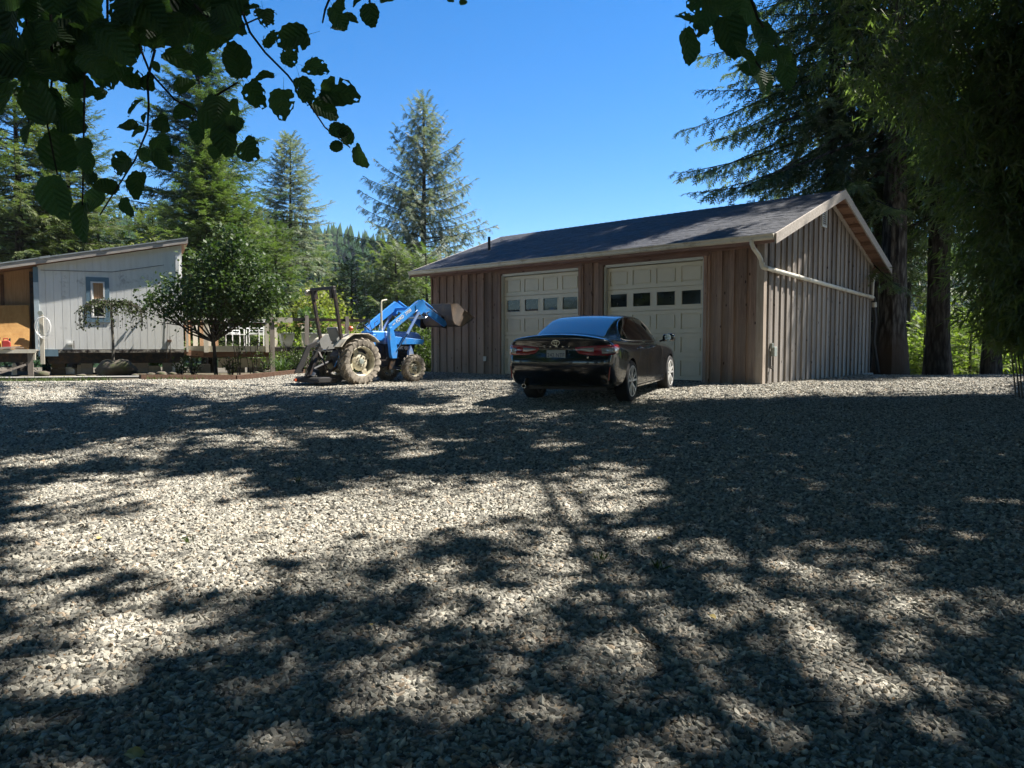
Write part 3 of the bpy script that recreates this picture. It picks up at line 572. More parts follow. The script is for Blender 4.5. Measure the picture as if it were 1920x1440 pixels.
MB().box(0, 3.74, 6.95, 7, .70, 3.1).build('back_wall', MAT['whitewall'], house)
win = MB().box(1.335, 1.685, .04, .05, 1.645, 2.695).build('window', MAT['glass'], house)
fr = MB()
for q in ((1.33, 1.69, 1.64, 1.68), (1.33, 1.69, 2.66, 2.70), (1.33, 1.37, 1.68, 2.66), (1.65, 1.69, 1.68, 2.66), (1.37, 1.65, 2.15, 2.19)): fr.box(q[0], q[1], -.025, .04, q[2], q[3])
fr.build('window_frame', MAT['white'], win)
MB().box(1.37, 1.65, .02, .03, 2.19, 2.66).build('blind', MAT['plysid'], win)
tr = MB()
for q in ((1.21, 1.81, 2.70, 2.83), (1.21, 1.81, 1.50, 1.64), (1.21, 1.328, 1.64, 2.70), (1.692, 1.81, 1.64, 2.70)): tr.box(q[0], q[1], -.02, -.001, q[2], q[3])
tr.build('window_trim', MAT['bluetrim'], win)
MB().box(-.09, .03, -.02, .06, .55, 2.62).build('corner_trim', simple('pale blue corner paint', (.44, .52, .56), rough=.6, var=.1), house)
MB().box(-.09, .03, -.021, .06, 2.622, 3.06).build('corner_trim', MAT['bluetrim'], house)  # darker upper piece: the roof overhang's shadow put into the trim colour
MB().box(-.02, .46, -.03, -.002, .50, .69).build('skirt_board', MAT['bluetrim'], house)
for k, (a, e) in enumerate(((.47, 1.2), (1.22, 2.1), (2.12, 3.0), (3.02, 3.82))): MB().box(a, e, -.012 - .006 * (k % 2), .05, .60, .688).build('sill_board', simple('peeling sill paint', (.42, .39, .33), rough=.9, var=.3, scale=8, dirt=(.05, .04, .035), dirt_amt=.55) if k == 0 else bpy.data.materials['peeling sill paint'], house)
MB().box(.0, 3.8, .06, 6.9, .45, .69).build('floor_frame', MAT['dark_steel'], house)
MB().box(.2, 3.7, .10, .22, .28, .45).build('chassis_beam', MAT['dark_steel'], house)
for x, w_ in ((.25, .35), (1.0, .3), (2.35, .45), (3.2, .35)):
    for k in range(2): MB().box(x, x + w_, .3, .7, -.05 + k * .2, .14 + k * .2).build('pier_block', MAT['concrete'] if x > .3 else MAT['stone'], house)
# roof with extension to the left
xr0, xr1 = -3.6, 3.98
for nm, mt, dz0, dz1, y0, y1 in (('roof_edge_board', 'trim', .02, .16, -.17, -.13), ('roof_sheet', 'metal_roof', .165, .20, -.182, 7.2), ('roof_deck', 'soffit', .02, .16, -.128, 7.1)):
    MB().prism([(xr0, hroof(xr0) + dz0), (xr1, hroof(xr1) + dz0), (xr1, hroof(xr1) + dz1), (xr0, hroof(xr0) + dz1)], 'y', y0, y1).build(nm, MAT[mt], house)
for k in range(5): x = -2.9 + k * 1.5; MB().prism([(x, hroof(x) + .155), (x + .25, hroof(x + .25) + .155), (x + .25, hroof(x + .25) + .215), (x, hroof(x) + .215)], 'y', -.19, -.1825).build('roof_clip', MAT['metal_roof'], house)
MB().prism([(-3.8, 2.0), (-.095, 2.0), (-.095, hroof(-.1)), (-3.8, hroof(-3.8))], 'y', .5, .53).build('porch_wall', MAT['plysid'], house)
MB().box(-3.8, -.1, .5, .53, .7, 1.995).build('porch_wall', MAT['plysid'], house)
MB().box(-.94, -.86, .44, .499, .7, 2.85).build('porch_post', MAT['rust_wood'], house)
MB().box(-.22, -.10, .3, .5, .72, 2.95).build('porch_post', MAT['dark_steel'], house)
cw_ = MB(); cw_.tube([(.1, -.03, hroof(.1) - .15), (1.9, -.03, hroof(1.5) - .42), (3.3, -.03, hroof(2.8) - .42)], .008, 5); cw_.tube([(.86, -.02, .72), (.86, -.02, .95)], .012, 5); cw_.tube([(3.42, -.02, .4), (3.42, -.02, 1.1)], .008, 5); cw_.tube([(3.30, -.02, .35), (3.38, -.02, 1.9)], .006, 5); cw_.build('cable', MAT['dark_steel'], house)
MB().box(3.34, 3.46, -.06, -.003, .93, .99).build('outlet_box', MAT['rust_wood'], house)
MB().box(3.62, 3.72, -.08, -.003, 2.9, 3.5).build('meter_pole', MAT['white'], house)
MB().box(.70, .84, -.05, -.003, .84, .90).build('access_plate', MAT['whitewall'], house)
# porch floor with legs
porch = empty('porch_platform', hrel(-1.2, -.3, 0), HA, 'low wooden porch platform on posts at the left end of the trailer house', 'platform')
MB().box(-2.6, 1.2, -.35, .78, .66, .70).build('platform_top', MAT['deck'], porch); MB().box(-2.6, 1.2, -.37, -.352, .60, .705).build('edge_board', MAT['pale'], porch)
for x, w_, m_ in ((-1.9, .08, 'deckz'), (-.95, .07, 'deckz'), (.12, .06, 'pale'), (.98, .13, 'deckz'), (1.12, .05, 'pale')): MB().box(x, x + w_, -.33, -.25, -.05 + (.45 if w_ < .06 else 0), .60).build('post', MAT[m_], porch)
MB().box(-2.5, 1.0, -.24, -.2, .35, .6).build('rail_board', MAT['dark_steel'], porch)
MB().bar((.2, -.5, .0), (.95, -.4, .28), .06, .05).build('brace', MAT['deckz'], porch)
def pr(x, y, z): return hrel(x, y, z)
# leaning plywood sheet
pl = MB(); vs = []
for i in range(9):
    t_ = i / 8; bend = .12 * math.sin(math.pi * t_)
    for dx in (-1.5, .0): vs.append((dx - (.05 * t_ if dx == 0 else 0) + (.03 * math.sin(2.2 * t_) if dx == 0 else 0), -.25 + .45 * t_ + bend * .4, 1.27 * t_ + (.0 if dx == 0 else -.06 * t_)))
vs2 = [(a, b_ + .018, c) for a, b_, c in vs]; k = len(vs); fs = []
for i in range(8): a = 2 * i; fs += [(a, a + 1, a + 3, a + 2), (k + a, k + a + 2, k + a + 3, k + a + 1), (a, a + 2, k + a + 2, k + a), (a + 1, k + a + 1, k + a + 3, a + 3)]
fs += [(0, k, k + 1, 1), (2 * 8, 2 * 8 + 1, k + 17, k + 16)]
o = MB().add(vs + vs2, fs).build('plywood_sheet', MAT['ply'], None); o.location = hrel(-.22, .0, .705); o.rotation_euler = (0, 0, HA); tag(o, 'orange plywood sheet leaning against the porch wall behind the fuel cans', 'plywood')
def fuel_can(x, y, mat, lab, w=.26, h=.24):
    r_ = empty('fuel_can', hrel(x, y, .705), HA + .1, lab, 'fuel can'); b_ = MB().prism([(-w / 2, 0), (w / 2, 0), (w / 2, h * .8), (w * .3, h), (-w * .4, h), (-w / 2, h * .9)], 'y', -.08, .08).build('body', MAT[mat], r_, bevel=.02)
    MB().tube([(-w * .3, 0, h), (-w * .3, 0, h + .05), (w * .2, 0, h + .05), (w * .2, 0, h)], .014, 6).build('handle', MAT[mat], r_); MB().tube([(w * .33, 0, h * .88), (w * .45, 0, h + .06)], [.03, .015], 8).build('spout', MAT['black_plastic'], r_)
fuel_can(-1.02, -.42, 'yellow', 'yellow fuel can at the left edge of the porch platform', .34, .27)
fuel_can(-.72, -.46, 'redp', 'red fuel can beside the yellow one on the porch platform', .2, .25)
o = MB(); 
for a, e in (((-.35, 0, 0), (.25, .02, .02)), ((-.2, .05, .03), (.35, .12, .06)), ((-.1, -.05, .0), (.45, .0, .03))): o.bar(a, e, .07, .025)
o = o.build('scrap_boards', MAT['deck'], None); o.location = hrel(-.75, -.62, .72); o.rotation_euler = (0, 0, HA); tag(o, 'loose scrap boards lying on the edge of the porch platform', 'boards')
# hose post and coil
hp = empty('hose_post', hrel(.10, -.25, 0), HA, 'white post holding a coiled pale hose at the corner of the trailer house', 'post')
MB().box(-.05, .05, -.04, .04, .28, 1.68).build('post', MAT['pale'], hp); MB().lathe([(-.05, .0), (-.05, .065), (.05, .065), (.05, .0)], 'y', (-.02, 0, 1.73), 14).build('hanger', MAT['grey_box'], hp, smooth=True)
MB().tube([(-.08, -.06, 1.35), (-.08, -.065, .9), (-.085, -.06, .75)], .012, 6).build('hose_end', MAT['white'], hp)
hc_ = empty('hose', hrel(.12, -.32, 1.36), HA, 'coiled pale garden hose hanging on the white post', 'hose')
for k in range(3):
    pts = [( (.185 + .012 * k * (1 if k < 2 else -1)) * math.cos(a) + .018 * k, -.02 * k, (.26 + .024 * k) * math.sin(a) - .02 * k) for a in np.linspace(0, 2 * math.pi, 33)]
    MB().tube(pts, .0085, 6, cap=False).build('coil', MAT['white'], hc_, smooth=True)
# things under and in front of the house
for (x, y, w_, d_, h_, mt, lab, cat) in ((-.62, .0, .13, .13, .36, 'white', 'white plastic jug standing under the porch platform', 'jug'), (.62, .55, .5, .25, .22, 'white', 'pale sheet of scrap leaning under the trailer house', 'scrap'),
        (1.02, .5, .3, .25, .30, 'trim', 'tan carton under the trailer house', 'carton'), (2.02, .5, .26, .2, .3, 'concrete', 'light concrete block under the window side of the trailer house', 'concrete block'), (2.95, .5, .4, .2, .22, 'pale', 'pale plank offcut under the right half of the trailer house', 'offcut'), (3.62, .3, .3, .3, .5, 'whitewall', 'white skirting scrap leaning under the right corner of the trailer house', 'scrap')):
    mb = MB().prism([(-w_ / 2, 0), (w_ / 2, 0), (w_ * .45, h_ * .8), (w_ * .2, h_), (-w_ * .42, h_ * .92)], 'y', -d_ / 2, d_ / 2); o = mb.build(cat.replace(' ', '_'), MAT[mt], None, bevel=.015); o.location = hrel(x, y, g(*hrel(x, y)[:2]) - .02); o.rotation_euler = (0, 0, HA + .2 * math.sin(x * 9)); tag(o, lab, cat)

# ---------------------------------------------------------------- deck with railing
dk = empty('deck', hrel(3.9, -.2, 0), HA, 'raised wooden deck with post and rail railing to the right of the trailer house', 'deck')
for i in range(17): MB().box(.0, 5.6, .0 + i * .15 + .004, .15 + i * .15 - .004, .745, .78).build('deck_board', MAT['deck'], dk)
MB().box(.0, 2.45, -.03, -.002, .62, .80).build('edge_board', MAT['pale'], dk); MB().box(2.46, 5.6, -.03, -.002, .62, .75).build('edge_board', MAT['dark_steel'], dk)
MB().box(.05, 2.40, .02, .06, .44, .618).build('rim_board', MAT['rust_wood'], dk)
MB().bar((-.1, -.06, .60), (.45, -.04, .55), .03, .16).build('loose_board', MAT['soffit'], dk)
for x, z0, z1, w_, mt in ((-.04, .62, 1.62, .06, 'pale'), (.46, .60, 1.70, .13, 'pale'), (2.30, .60, 1.60, .10, 'pale'), (2.44, -.08, 1.82, .14, 'deckz'), (3.56, .10, 1.80, .12, 'deckz'), (4.9, .1, 1.8, .12, 'deckz')): MB().box(x, x + w_, -.14, -.032, z0, z1).build('post', MAT[mt], dk)
MB().box(-.05, 2.42, -.16, -.02, 1.62, 1.66).build('rail', MAT['white'], dk); MB().box(-.05, 2.42, -.12, -.08, 1.44, 1.55).build('rail', MAT['rust_wood'], dk)
MB().box(2.60, 3.15, -.17, -.145, 1.56, 1.72).build('rail', MAT['pale'], dk); MB().box(2.60, 5.6, -.10, -.06, 1.62, 1.72).build('rail', MAT['dark_steel'], dk)
MB().box(2.62, 5.6, 2.3, 2.36, 1.50, 1.62).build('rail', MAT['plysid'], dk)
for x in (2.95, 3.9, 4.75): MB().box(x, x + .1, 2.2, 2.3, .78, 1.6).build('post', MAT['pale'], dk)
for k, x in enumerate((.0, .22, .42, .62, .84)): MB().box(x, x + .14, 1.0, 1.03, .78, 1.55 if k % 2 else 1.62).build('picket', MAT['pale'] if k % 2 else MAT['plysid'], dk)
MB().box(-.05, 1.0, 1.035, 1.06, 1.40, 1.50).build('picket_rail', MAT['rust_wood'], dk)
MB().box(.9, 2.3, .4, .42, .10, .40).build('skirt_panel', MAT['pale'], dk)
for x in (.05, 1.2, 2.35, 3.6, 4.9): MB().box(x, x + .09, .1, .19, -.1, .62).build('support_post', MAT['deckz'], dk)
for x in (.3, 1.35, 1.9): 
    MB().box(x, x + .38, .5, .85, -.08, .22).build('footing', MAT['concrete'], dk)
def chair(x, y, rz, lab):
    c = empty('garden_chair', hrel(x, y, .785), HA + rz, lab, 'chair', 'pale garden chairs on the deck'); w_ = .25
    for sx in (-w_, w_):
        MB().tube([(sx, -.22, 0), (sx, -.22, .6), (sx, .15, .62)], .02, 6).build('leg', MAT['white'], c); MB().tube([(sx, .2, 0), (sx, .2, .4), (sx * .95, .3, .92)], .02, 6).build('leg', MAT['white'], c)
    for k in range(6): z = .45 + k * .09; MB().bar((-w_, .21 + k * .02, z), (w_, .21 + k * .02, z), .012, .035).build('back_slat', MAT['white'], c)
    for k in range(5): MB().bar((-w_, -.2 + k * .09, .4), (w_, -.2 + k * .09, .4), .06, .015).build('seat_slat', MAT['white'], c)
chair(5.45, 1.0, .4, 'pale slatted garden chair on the deck nearest the small tree'); chair(6.05, 1.2, -.5, 'pale slatted garden chair on the deck beside the grey railing post')
def planter(x, y, lab, tilt=0):
    c = empty('planter', hrel(x, y, .785), HA, lab, 'planter', 'square grey planters on the deck'); w0, w1, h_ = .15, .24, .46
    MB().add([(-w0, -w0, 0), (w0, -w0, 0), (w0, w0, 0), (-w0, w0, 0), (-w1, -w1, h_), (w1, -w1, h_), (w1, w1, h_), (-w1, w1, h_)], [(0, 3, 2, 1), (0, 1, 5, 4), (1, 2, 6, 5), (2, 3, 7, 6), (3, 0, 4, 7), (4, 5, 6, 7)]).build('pot', MAT['grey_box'], c, bevel=.012); return c
PLANTERS = [planter(7.0, .5, 'tapered grey planter on the deck by the left of two rail posts'), planter(7.75, .5, 'tapered grey planter on the deck just right of the thin grey post'), planter(8.35, .7, 'tapered grey planter on the deck behind the tractor seat')]
# timber kerb along the bed, low stone edging, concrete strip
for k, (a, e) in enumerate((((-9.0, 17.6), (-7.4, 19.4)), ((-7.38, 19.42), (-6.1, 21.3)))):
    o = MB().bar((a[0], a[1], g(*a) + .05), (e[0], e[1], g(*e) + .06), .14, .14).build('kerb_timber', MAT['rust_wood'], None); tag(o, ('weathered kerb timber at the edge of the planting bed in front of the small tree', 'weathered kerb timber at the edge of the planting bed nearest the tractor')[k], 'timber')
o = MB().bar((-13.2, 17.9, .0), (-9.1, 18.3, .02), .5, .05).build('concrete_strip', MAT['concrete'], None); tag(o, 'narrow mossy concrete strip in front of the trailer house', 'slab')
# ---------------------------------------------------------------- sedan
def lattice(ni, nj, nk, pos):
    idx = {}; vs = []; fs = []
    def vid(i, j, k):
        if (i, j, k) not in idx: idx[(i, j, k)] = len(vs); vs.append(tuple(pos(i, j, k)))
        return idx[(i, j, k)]
    for i in range(ni - 1):
        for j in range(nj - 1):
            for k, s in ((0, 0), (nk - 1, 1)): q = [vid(i, j, k), vid(i + 1, j, k), vid(i + 1, j + 1, k), vid(i, j + 1, k)]; fs.append(tuple(q if s else q[::-1]))
    for i in range(ni - 1):
        for k in range(nk - 1):
            for j, s in ((0, 1), (nj - 1, 0)): q = [vid(i, j, k), vid(i + 1, j, k), vid(i + 1, j, k + 1), vid(i, j, k + 1)]; fs.append(tuple(q if s else q[::-1]))
    for j in range(nj - 1):
        for k in range(nk - 1):
            for i, s in ((0, 0), (ni - 1, 1)): q = [vid(i, j, k), vid(i, j + 1, k), vid(i, j + 1, k + 1), vid(i, j, k + 1)]; fs.append(tuple(q if s else q[::-1]))
    return vs, fs
def sub_mesh(name, vs, fs, level=2, booleans=None, solid=None):
    me = bpy.data.meshes.new(name); me.from_pydata(vs, [], fs); bm = bmesh.new(); bm.from_mesh(me); bmesh.ops.recalc_face_normals(bm, faces=bm.faces); bm.to_mesh(me); bm.free()
    o = bpy.data.objects.new('tmp_shape', me); COL.objects.link(o); md = o.modifiers.new('s', 'SUBSURF'); md.levels = level; md.render_levels = level; tmp = []
    for c in booleans or []:
        co = bpy.data.objects.new('tmp_cut', c); COL.objects.link(co); tmp.append(co); b_ = o.modifiers.new('b', 'BOOLEAN'); b_.operation = 'DIFFERENCE'; b_.object = co; b_.solver = 'EXACT'
    bpy.context.view_layer.update(); out = bpy.data.meshes.new_from_object(o.evaluated_get(bpy.context.evaluated_depsgraph_get())); out.name = name
    for q in [o] + tmp: bpy.data.objects.remove(q)
    return out
def smooth_me(me, ang=35):
    bm = bmesh.new(); bm.from_mesh(me)
    for f in bm.faces: f.smooth = True
    for e in bm.edges:
        if len(e.link_faces) == 2 and e.calc_face_angle(0) > R(ang): e.smooth = False
    bm.to_mesh(me); bm.free(); return me

def paint(name, c, rough, dust=.10):
    m, t, b = M_(name); b.inputs['Base Color'].default_value = (*c, 1); b.inputs['Coat Weight'].default_value = 1; b.inputs['Coat Roughness'].default_value = .03; b.inputs['Roughness'].default_value = rough; b.inputs['Specular IOR Level'].default_value = .6
    tc = N(t, 'ShaderNodeTexCoord'); no = N(t, 'ShaderNodeTexNoise'); no.inputs['Scale'].default_value = 4; no.inputs['Detail'].default_value = 8; t.links.new(tc.outputs['Object'], no.inputs['Vector']); sp = N(t, 'ShaderNodeSeparateXYZ'); t.links.new(tc.outputs['Object'], sp.inputs[0])
    mr = N(t, 'ShaderNodeMapRange'); mr.inputs[1].default_value = .2; mr.inputs[2].default_value = .9; mr.inputs[3].default_value = .20 * dust * 2; mr.inputs[4].default_value = .0; t.links.new(sp.outputs[2], mr.inputs[0]); mu = N(t, 'ShaderNodeMath', operation='MULTIPLY'); t.links.new(mr.outputs[0], mu.inputs[0]); t.links.new(no.outputs[0], mu.inputs[1])
    mx = N(t, 'ShaderNodeMix', data_type='RGBA'); t.links.new(mu.outputs[0], mx.inputs[0]); mx.inputs[6].default_value = (*c, 1); mx.inputs[7].default_value = (.30, .25, .19, 1); t.links.new(mx.outputs[2], b.inputs['Base Color'])
    return m
MAT['paint'] = paint('black car paint', (.004, .0045, .006), .25); MAT['carglass'] = simple('tinted car glass', (.006, .008, .012), rough=.02, var=.2, spec=1.0); MAT['carglass'].node_tree.nodes['Principled BSDF'].inputs['IOR'].default_value = 1.9
MAT['tail_red'] = simple('red tail lamp lens', (.30, .012, .018), rough=.12, var=.1, coat=1); MAT['tail_clear'] = simple('clear tail lamp insert', (.42, .36, .33), rough=.15, var=.2, coat=1, metal=.4); MAT['alloy'] = simple('machined alloy', (.74, .73, .70), rough=.35, metal=.55, var=.06); MAT['alloy_dark'] = simple('dark wheel pockets', (.02, .02, .022), rough=.4, var=.2)
CTH = .4289
car = empty('parked_car', (1.13, 12.158, -.104), -CTH, 'shiny black sedan parked on the gravel in front of the garage doors', 'car'); car.rotation_euler = (math.atan(.0159), 0, -CTH)
SY = [-1.02, -.93, -.78, -.5, -.1, .3, .8, 1.4, 2.0, 2.5, 2.85, 3.15, 3.42, 3.60, 3.70]
SW = [.800, .862, .895, .908, .915, .918, .918, .918, .918, .915, .912, .90, .85, .76, .66]
SZT = [1.02, 1.02, 1.005, .985, .965, .955, .945, .94, .935, .92, .895, .86, .80, .74, .70]
SZB = [.37, .33, .28, .25, .22, .18, .18, .18, .18, .18, .18, .18, .18, .18, .20]
ZF = [0, .10, .30, .52, .70, .84, .93, 1.0]; WF = [.90, .955, .985, .985, .995, .99, .955, .90]
XF = [-1, -.88, -.62, -.3, 0, .3, .62, .88, 1]
def body_pos(i, j, k):
    y = SY[i]; w = SW[i]; zb, zt = SZB[i], SZT[i]; fz = ZF[k]; fx = XF[j]; z = zb + (zt - zb) * fz; ww = w * WF[k]; x = fx * ww
    if k == len(ZF) - 1:   # top skin: crown
        crown = np.interp(y, [-1.02, -.78, -.5, 2.4, 3.0, 3.5, 3.7], [.085, .085, .10, .08, .075, .05, .03]); z += crown * (1 - abs(fx) ** 2.4)
    if i == 0:
        y -= .085 * (1 - fx * fx); y += np.interp(fz, ZF, [.16, .07, .0, .0, .055, .05, .0, -.025]) * 1.0
        if k in (3,): y -= .01
    if i == 1: y += np.interp(fz, ZF, [.06, .02, 0, 0, .01, .01, 0, 0])
    if i == len(SY) - 1: y += .13 * (1 - fx * fx) + np.interp(fz, [0, .3, .7, 1], [0, .04, .03, -.06])
    if 5 <= i <= 8 and k in (2, 3): x *= .985
    return (x, y, z)
vs, fs = lattice(len(SY), len(XF), len(ZF), body_pos)
cuts = []
for yy in (0, 2.825):
    for sx in (-1, 1):
        mb = MB().lathe([(-.17, .001), (-.17, .372), (.17, .372), (.17, .001)], 'x', (sx * .83, yy, .335), 36, closed=True); me = bpy.data.meshes.new('cut'); me.from_pydata(mb.v, [], mb.f); bm = bmesh.new(); bm.from_mesh(me); bmesh.ops.remove_doubles(bm, verts=bm.verts, dist=.003); bmesh.ops.holes_fill(bm, edges=bm.edges); bmesh.ops.recalc_face_normals(bm, faces=bm.faces); bm.to_mesh(me); bm.free(); cuts.append(me)
bme = sub_mesh('body', vs, fs, 2, cuts); bvh_me = bme
# cabin
CY = [-.60, -.38, -.02, .30, .62, .95, 1.35, 1.66, 1.98, 2.30, 2.52]; CZ = [1.055, 1.145, 1.285, 1.385, 1.425, 1.438, 1.43, 1.395, 1.27, 1.10, 1.0]; CWB = [.64, .72, .79, .815, .825, .83, .83, .82, .80, .77, .72]; CWT = [.60, .59, .575, .57, .575, .58, .585, .59, .61, .64, .66]
CX = [-1, -.82, -.45, 0, .45, .82, 1]; CK = [0, .35, .7, 1]
def cab_pos(i, j, k):
    y = CY[i]; zt = CZ[i]; zb = .90; f = CK[k]; w = CWB[i] * (1 - f) + CWT[i] * f + .035 * math.sin(f * math.pi) * (1 if zt > 1.2 else .3); fx = CX[j]; z = zb + (zt - .028 - zb) * f
    if k == 3: z += .03 * (1 - abs(fx) ** 2.2) + .006
    yy = y - (.10 * (1 - fx * fx) * max(0, 1 - i / 3) if i < 3 else 0) + (.16 * (1 - fx * fx) * max(0, (i - 6) / 4))
    return (fx * w, yy, z)
vs, fs = lattice(len(CY), len(CX), len(CK), cab_pos); cme = sub_mesh('cabin', vs, fs, 3)
def bvh_of(me):
    return BVHTree.FromPolygons([v.co.copy() for v in me.vertices], [tuple(p.vertices) for p in me.polygons])
BB, CB = bvh_of(bme), bvh_of(cme)
link_mesh('body', smooth_me(bme), MAT['paint'], car); link_mesh('cabin', smooth_me(cme), MAT['paint'], car)
def cast(org, d, trees=(CB, BB)):
    best = None
    for t_ in trees:
        h = t_.ray_cast(Vector(org), Vector(d).normalized())
        if h[0] is not None and (best is None or h[3] < best[3]): best = h
    return best
def patch(name, mat, nu, nv, ofn, d, off=.004, trees=(CB, BB), thick=True):
    """grid of rays -> thin surface patch just proud of the body"""
    vs = []; 
    for a in range(nu):
        for b_ in range(nv):
            o_ = ofn(a / (nu - 1), b_ / (nv - 1)); h = cast(o_, d, trees)
            if h is None: vs.append(None); continue
            n_ = h[1] if h[1].dot(Vector(d)) < 0 else -h[1]; vs.append(h[0] + n_ * off)
    fs = []; V = [v if v is not None else Vector((0, 0, .5)) for v in vs]
    for a in range(nu - 1):
        for b_ in range(nv - 1):
            q = (a * nv + b_, (a + 1) * nv + b_, (a + 1) * nv + b_ + 1, a * nv + b_ + 1)
            if all(vs[i] is not None for i in q): fs.append(q)
    me = bpy.data.meshes.new(name); me.from_pydata(V, [], fs); bm = bmesh.new(); bm.from_mesh(me); bmesh.ops.recalc_face_normals(bm, faces=bm.faces); bm.to_mesh(me); bm.free(); return link_mesh(name, me, mat, car, True)
def strip(name, mat, pts_fn, n, d, r=.005, off=.004, trees=(CB, BB), parent=None):
    pts = []
    for k in range(n):
        h = cast(pts_fn(k / (n - 1)), d, trees)
        if h: pts.append(h[0] - Vector(d).normalized() * off)
    return MB().tube(pts, r, 5).build(name, mat, parent or car, smooth=True)
def lerp(a, b_, t_): return a + (b_ - a) * t_
# rear and front glass (rays straight down)
patch('rear_window', MAT['carglass'], 24, 14, lambda s, t_: ((2 * s - 1) * lerp(.60, .50, t_), lerp(-.545, .27, t_) - (.07 if t_ < .5 else .03) * (1 - (2 * s - 1) ** 2) * 0 , 2), (0, 0, -1), .003)
patch('windscreen', MAT['carglass'], 20, 10, lambda s, t_: ((2 * s - 1) * lerp(.62, .52, t_), lerp(2.40, 1.70, t_), 2), (0, 0, -1), .003)
strip('rear_window_trim', MAT['chrome'], lambda t_: (lerp(.625, .525, t_), lerp(-.55, .27, t_), 2), 14, (0, 0, -1), .003)
def side_top(y): return np.interp(y, [-.10, .0, .14, .35, .65, 1.0, 1.35, 1.62, 1.95, 2.12], [1.04, 1.17, 1.27, 1.335, 1.372, 1.385, 1.375, 1.34, 1.15, 1.0])
def side_bot(y): return np.interp(y, [-.10, .0, .15, .5, 1.2, 2.12], [1.03, 1.005, .992, .985, .975, .965])
for sx in (-1, 1):
    for nm, y0, y1 in (('quarter_window', -.075, .19), ('rear_door_window', .215, .99), ('front_door_window', 1.06, 2.06)):
        patch(nm, MAT['carglass'], 16, 8, lambda s, t_: (sx * 1.5, lerp(y0, y1, s), lerp(side_bot(lerp(y0, y1, s)) + .012, side_top(lerp(y0, y1, s)) - .012, t_)), (-sx, 0, 0), .004)
    strip('window_trim', MAT['chrome'], lambda t_: (sx * 1.5, (-.10 + t_ * 2 * 2.2) if t_ < .5 else (2.10 - (t_ - .5) * 2 * 2.2), side_top(-.10 + t_ * 4.4) if t_ < .5 else side_bot(2.10 - (t_ - .5) * 4.4)), 46, (-sx, 0, 0), .008)
    for nm, f_ in (('door_seam', lambda t_: (sx * 1.5, .36 - .10 * math.cos(t_ * 3.1) + .12 * t_, lerp(.32, .96, t_))), ('door_seam', lambda t_: (sx * 1.5, 1.03, lerp(.28, .96, t_))), ('door_seam', lambda t_: (sx * 1.5, 2.16 - .06 * t_, lerp(.28, .94, t_))), ('sill_trim', lambda t_: (sx * 1.5, lerp(.45, 2.35, t_), .235))):
        strip(nm, MAT['black_plastic'] if 'seam' in nm else MAT['paint'], f_, 16, (-sx, 0, 0), .003 if 'seam' in nm else .022, .0)
    for y in (.52, 1.42):
        h = cast((sx * 1.5, y, .865), (-sx, 0, 0)); MB().tube([h[0] + Vector((sx * .0, -.10, 0)), h[0] + Vector((sx * .03, -.07, .004)), h[0] + Vector((sx * .034, .07, .004)), h[0] + Vector((0, .10, 0))], .011, 8).build('door_handle', MAT['paint'], car, smooth=True)
    # mirror
    vs, fs = lattice(3, 4, 3, lambda i, j, k: (sx * (.92 + .075 * j), 2.00 + (.05, .13, .19)[i] * (1) - .05, .96 + (.0, .075, .14)[k] - (.02 if j == 0 else 0))); me = sub_mesh('mirror', vs, fs, 2); m_ = link_mesh('wing_mirror', smooth_me(me), MAT['paint'], car)
    me2 = MB().lathe([(0, .001), (0, .062), (-.004, .062), (-.004, .001)], 'y', (sx * 1.03, 1.998, 1.03), 20); me2.build('mirror_glass', MAT['chrome'], m_); MB().bar((sx * .86, 2.08, .955), (sx * .96, 2.08, .99), .07, .03).build('mirror_arm', MAT['paint'], m_)
# tail lamps: wrap from the boot lid round the corner
def wrap(sx, s):  # plan path outside the corner
    pts = [(.30, -1.45), (.60, -1.42), (.88, -1.30), (1.10, -1.0), (1.15, -.68)]; q = s * 4; i = min(3, int(q)); t_ = q - i; return Vector((sx * lerp(pts[i][0], pts[i + 1][0], t_), lerp(pts[i][1], pts[i + 1][1], t_), 0))
def lamp(name, mat, sx, s0, s1, zt, zb, off, parent=None, nu=22, nv=6):
    vs = []; fs = []
    for a in range(nu):
        s = lerp(s0, s1, a / (nu - 1)); o_ = wrap(sx, s); tgt = Vector((sx * lerp(.28, .62, s), lerp(-.9, -.62, s), 0)); d = (tgt - o_).normalized()
        for b_ in range(nv): z = lerp(zb(s), zt(s), b_ / (nv - 1)); h = BB.ray_cast(Vector((o_.x, o_.y, z)), d); p = (h[0] if h[0] is not None else tgt); vs.append(p - d * off + Vector((0, 0, 0)))
    for a in range(nu - 1):
        for b_ in range(nv - 1): fs.append((a * nv + b_, (a + 1) * nv + b_, (a + 1) * nv + b_ + 1, a * nv + b_ + 1))
    k = len(vs)
    vs2 = []
    for a in range(nu):
        s = lerp(s0, s1, a / (nu - 1)); o_ = wrap(sx, s); tgt = Vector((sx * lerp(.28, .62, s), lerp(-.9, -.62, s), 0)); d = (tgt - o_).normalized()
        for b_ in (0, nv - 1): vs2.append(vs[a * nv + b_] + d * (off + .01))
    V = vs + vs2
    for a in range(nu - 1):
        fs.append((a * nv, (a + 1) * nv, k + 2 * (a + 1), k + 2 * a)); fs.append((a * nv + nv - 1, k + 2 * a + 1, k + 2 * (a + 1) + 1, (a + 1) * nv + nv - 1))
    me = bpy.data.meshes.new(name); me.from_pydata(V, [], fs); bm = bmesh.new(); bm.from_mesh(me); bmesh.ops.recalc_face_normals(bm, faces=bm.faces); bm.to_mesh(me); bm.free(); return link_mesh(name, me, mat, parent or car, True)
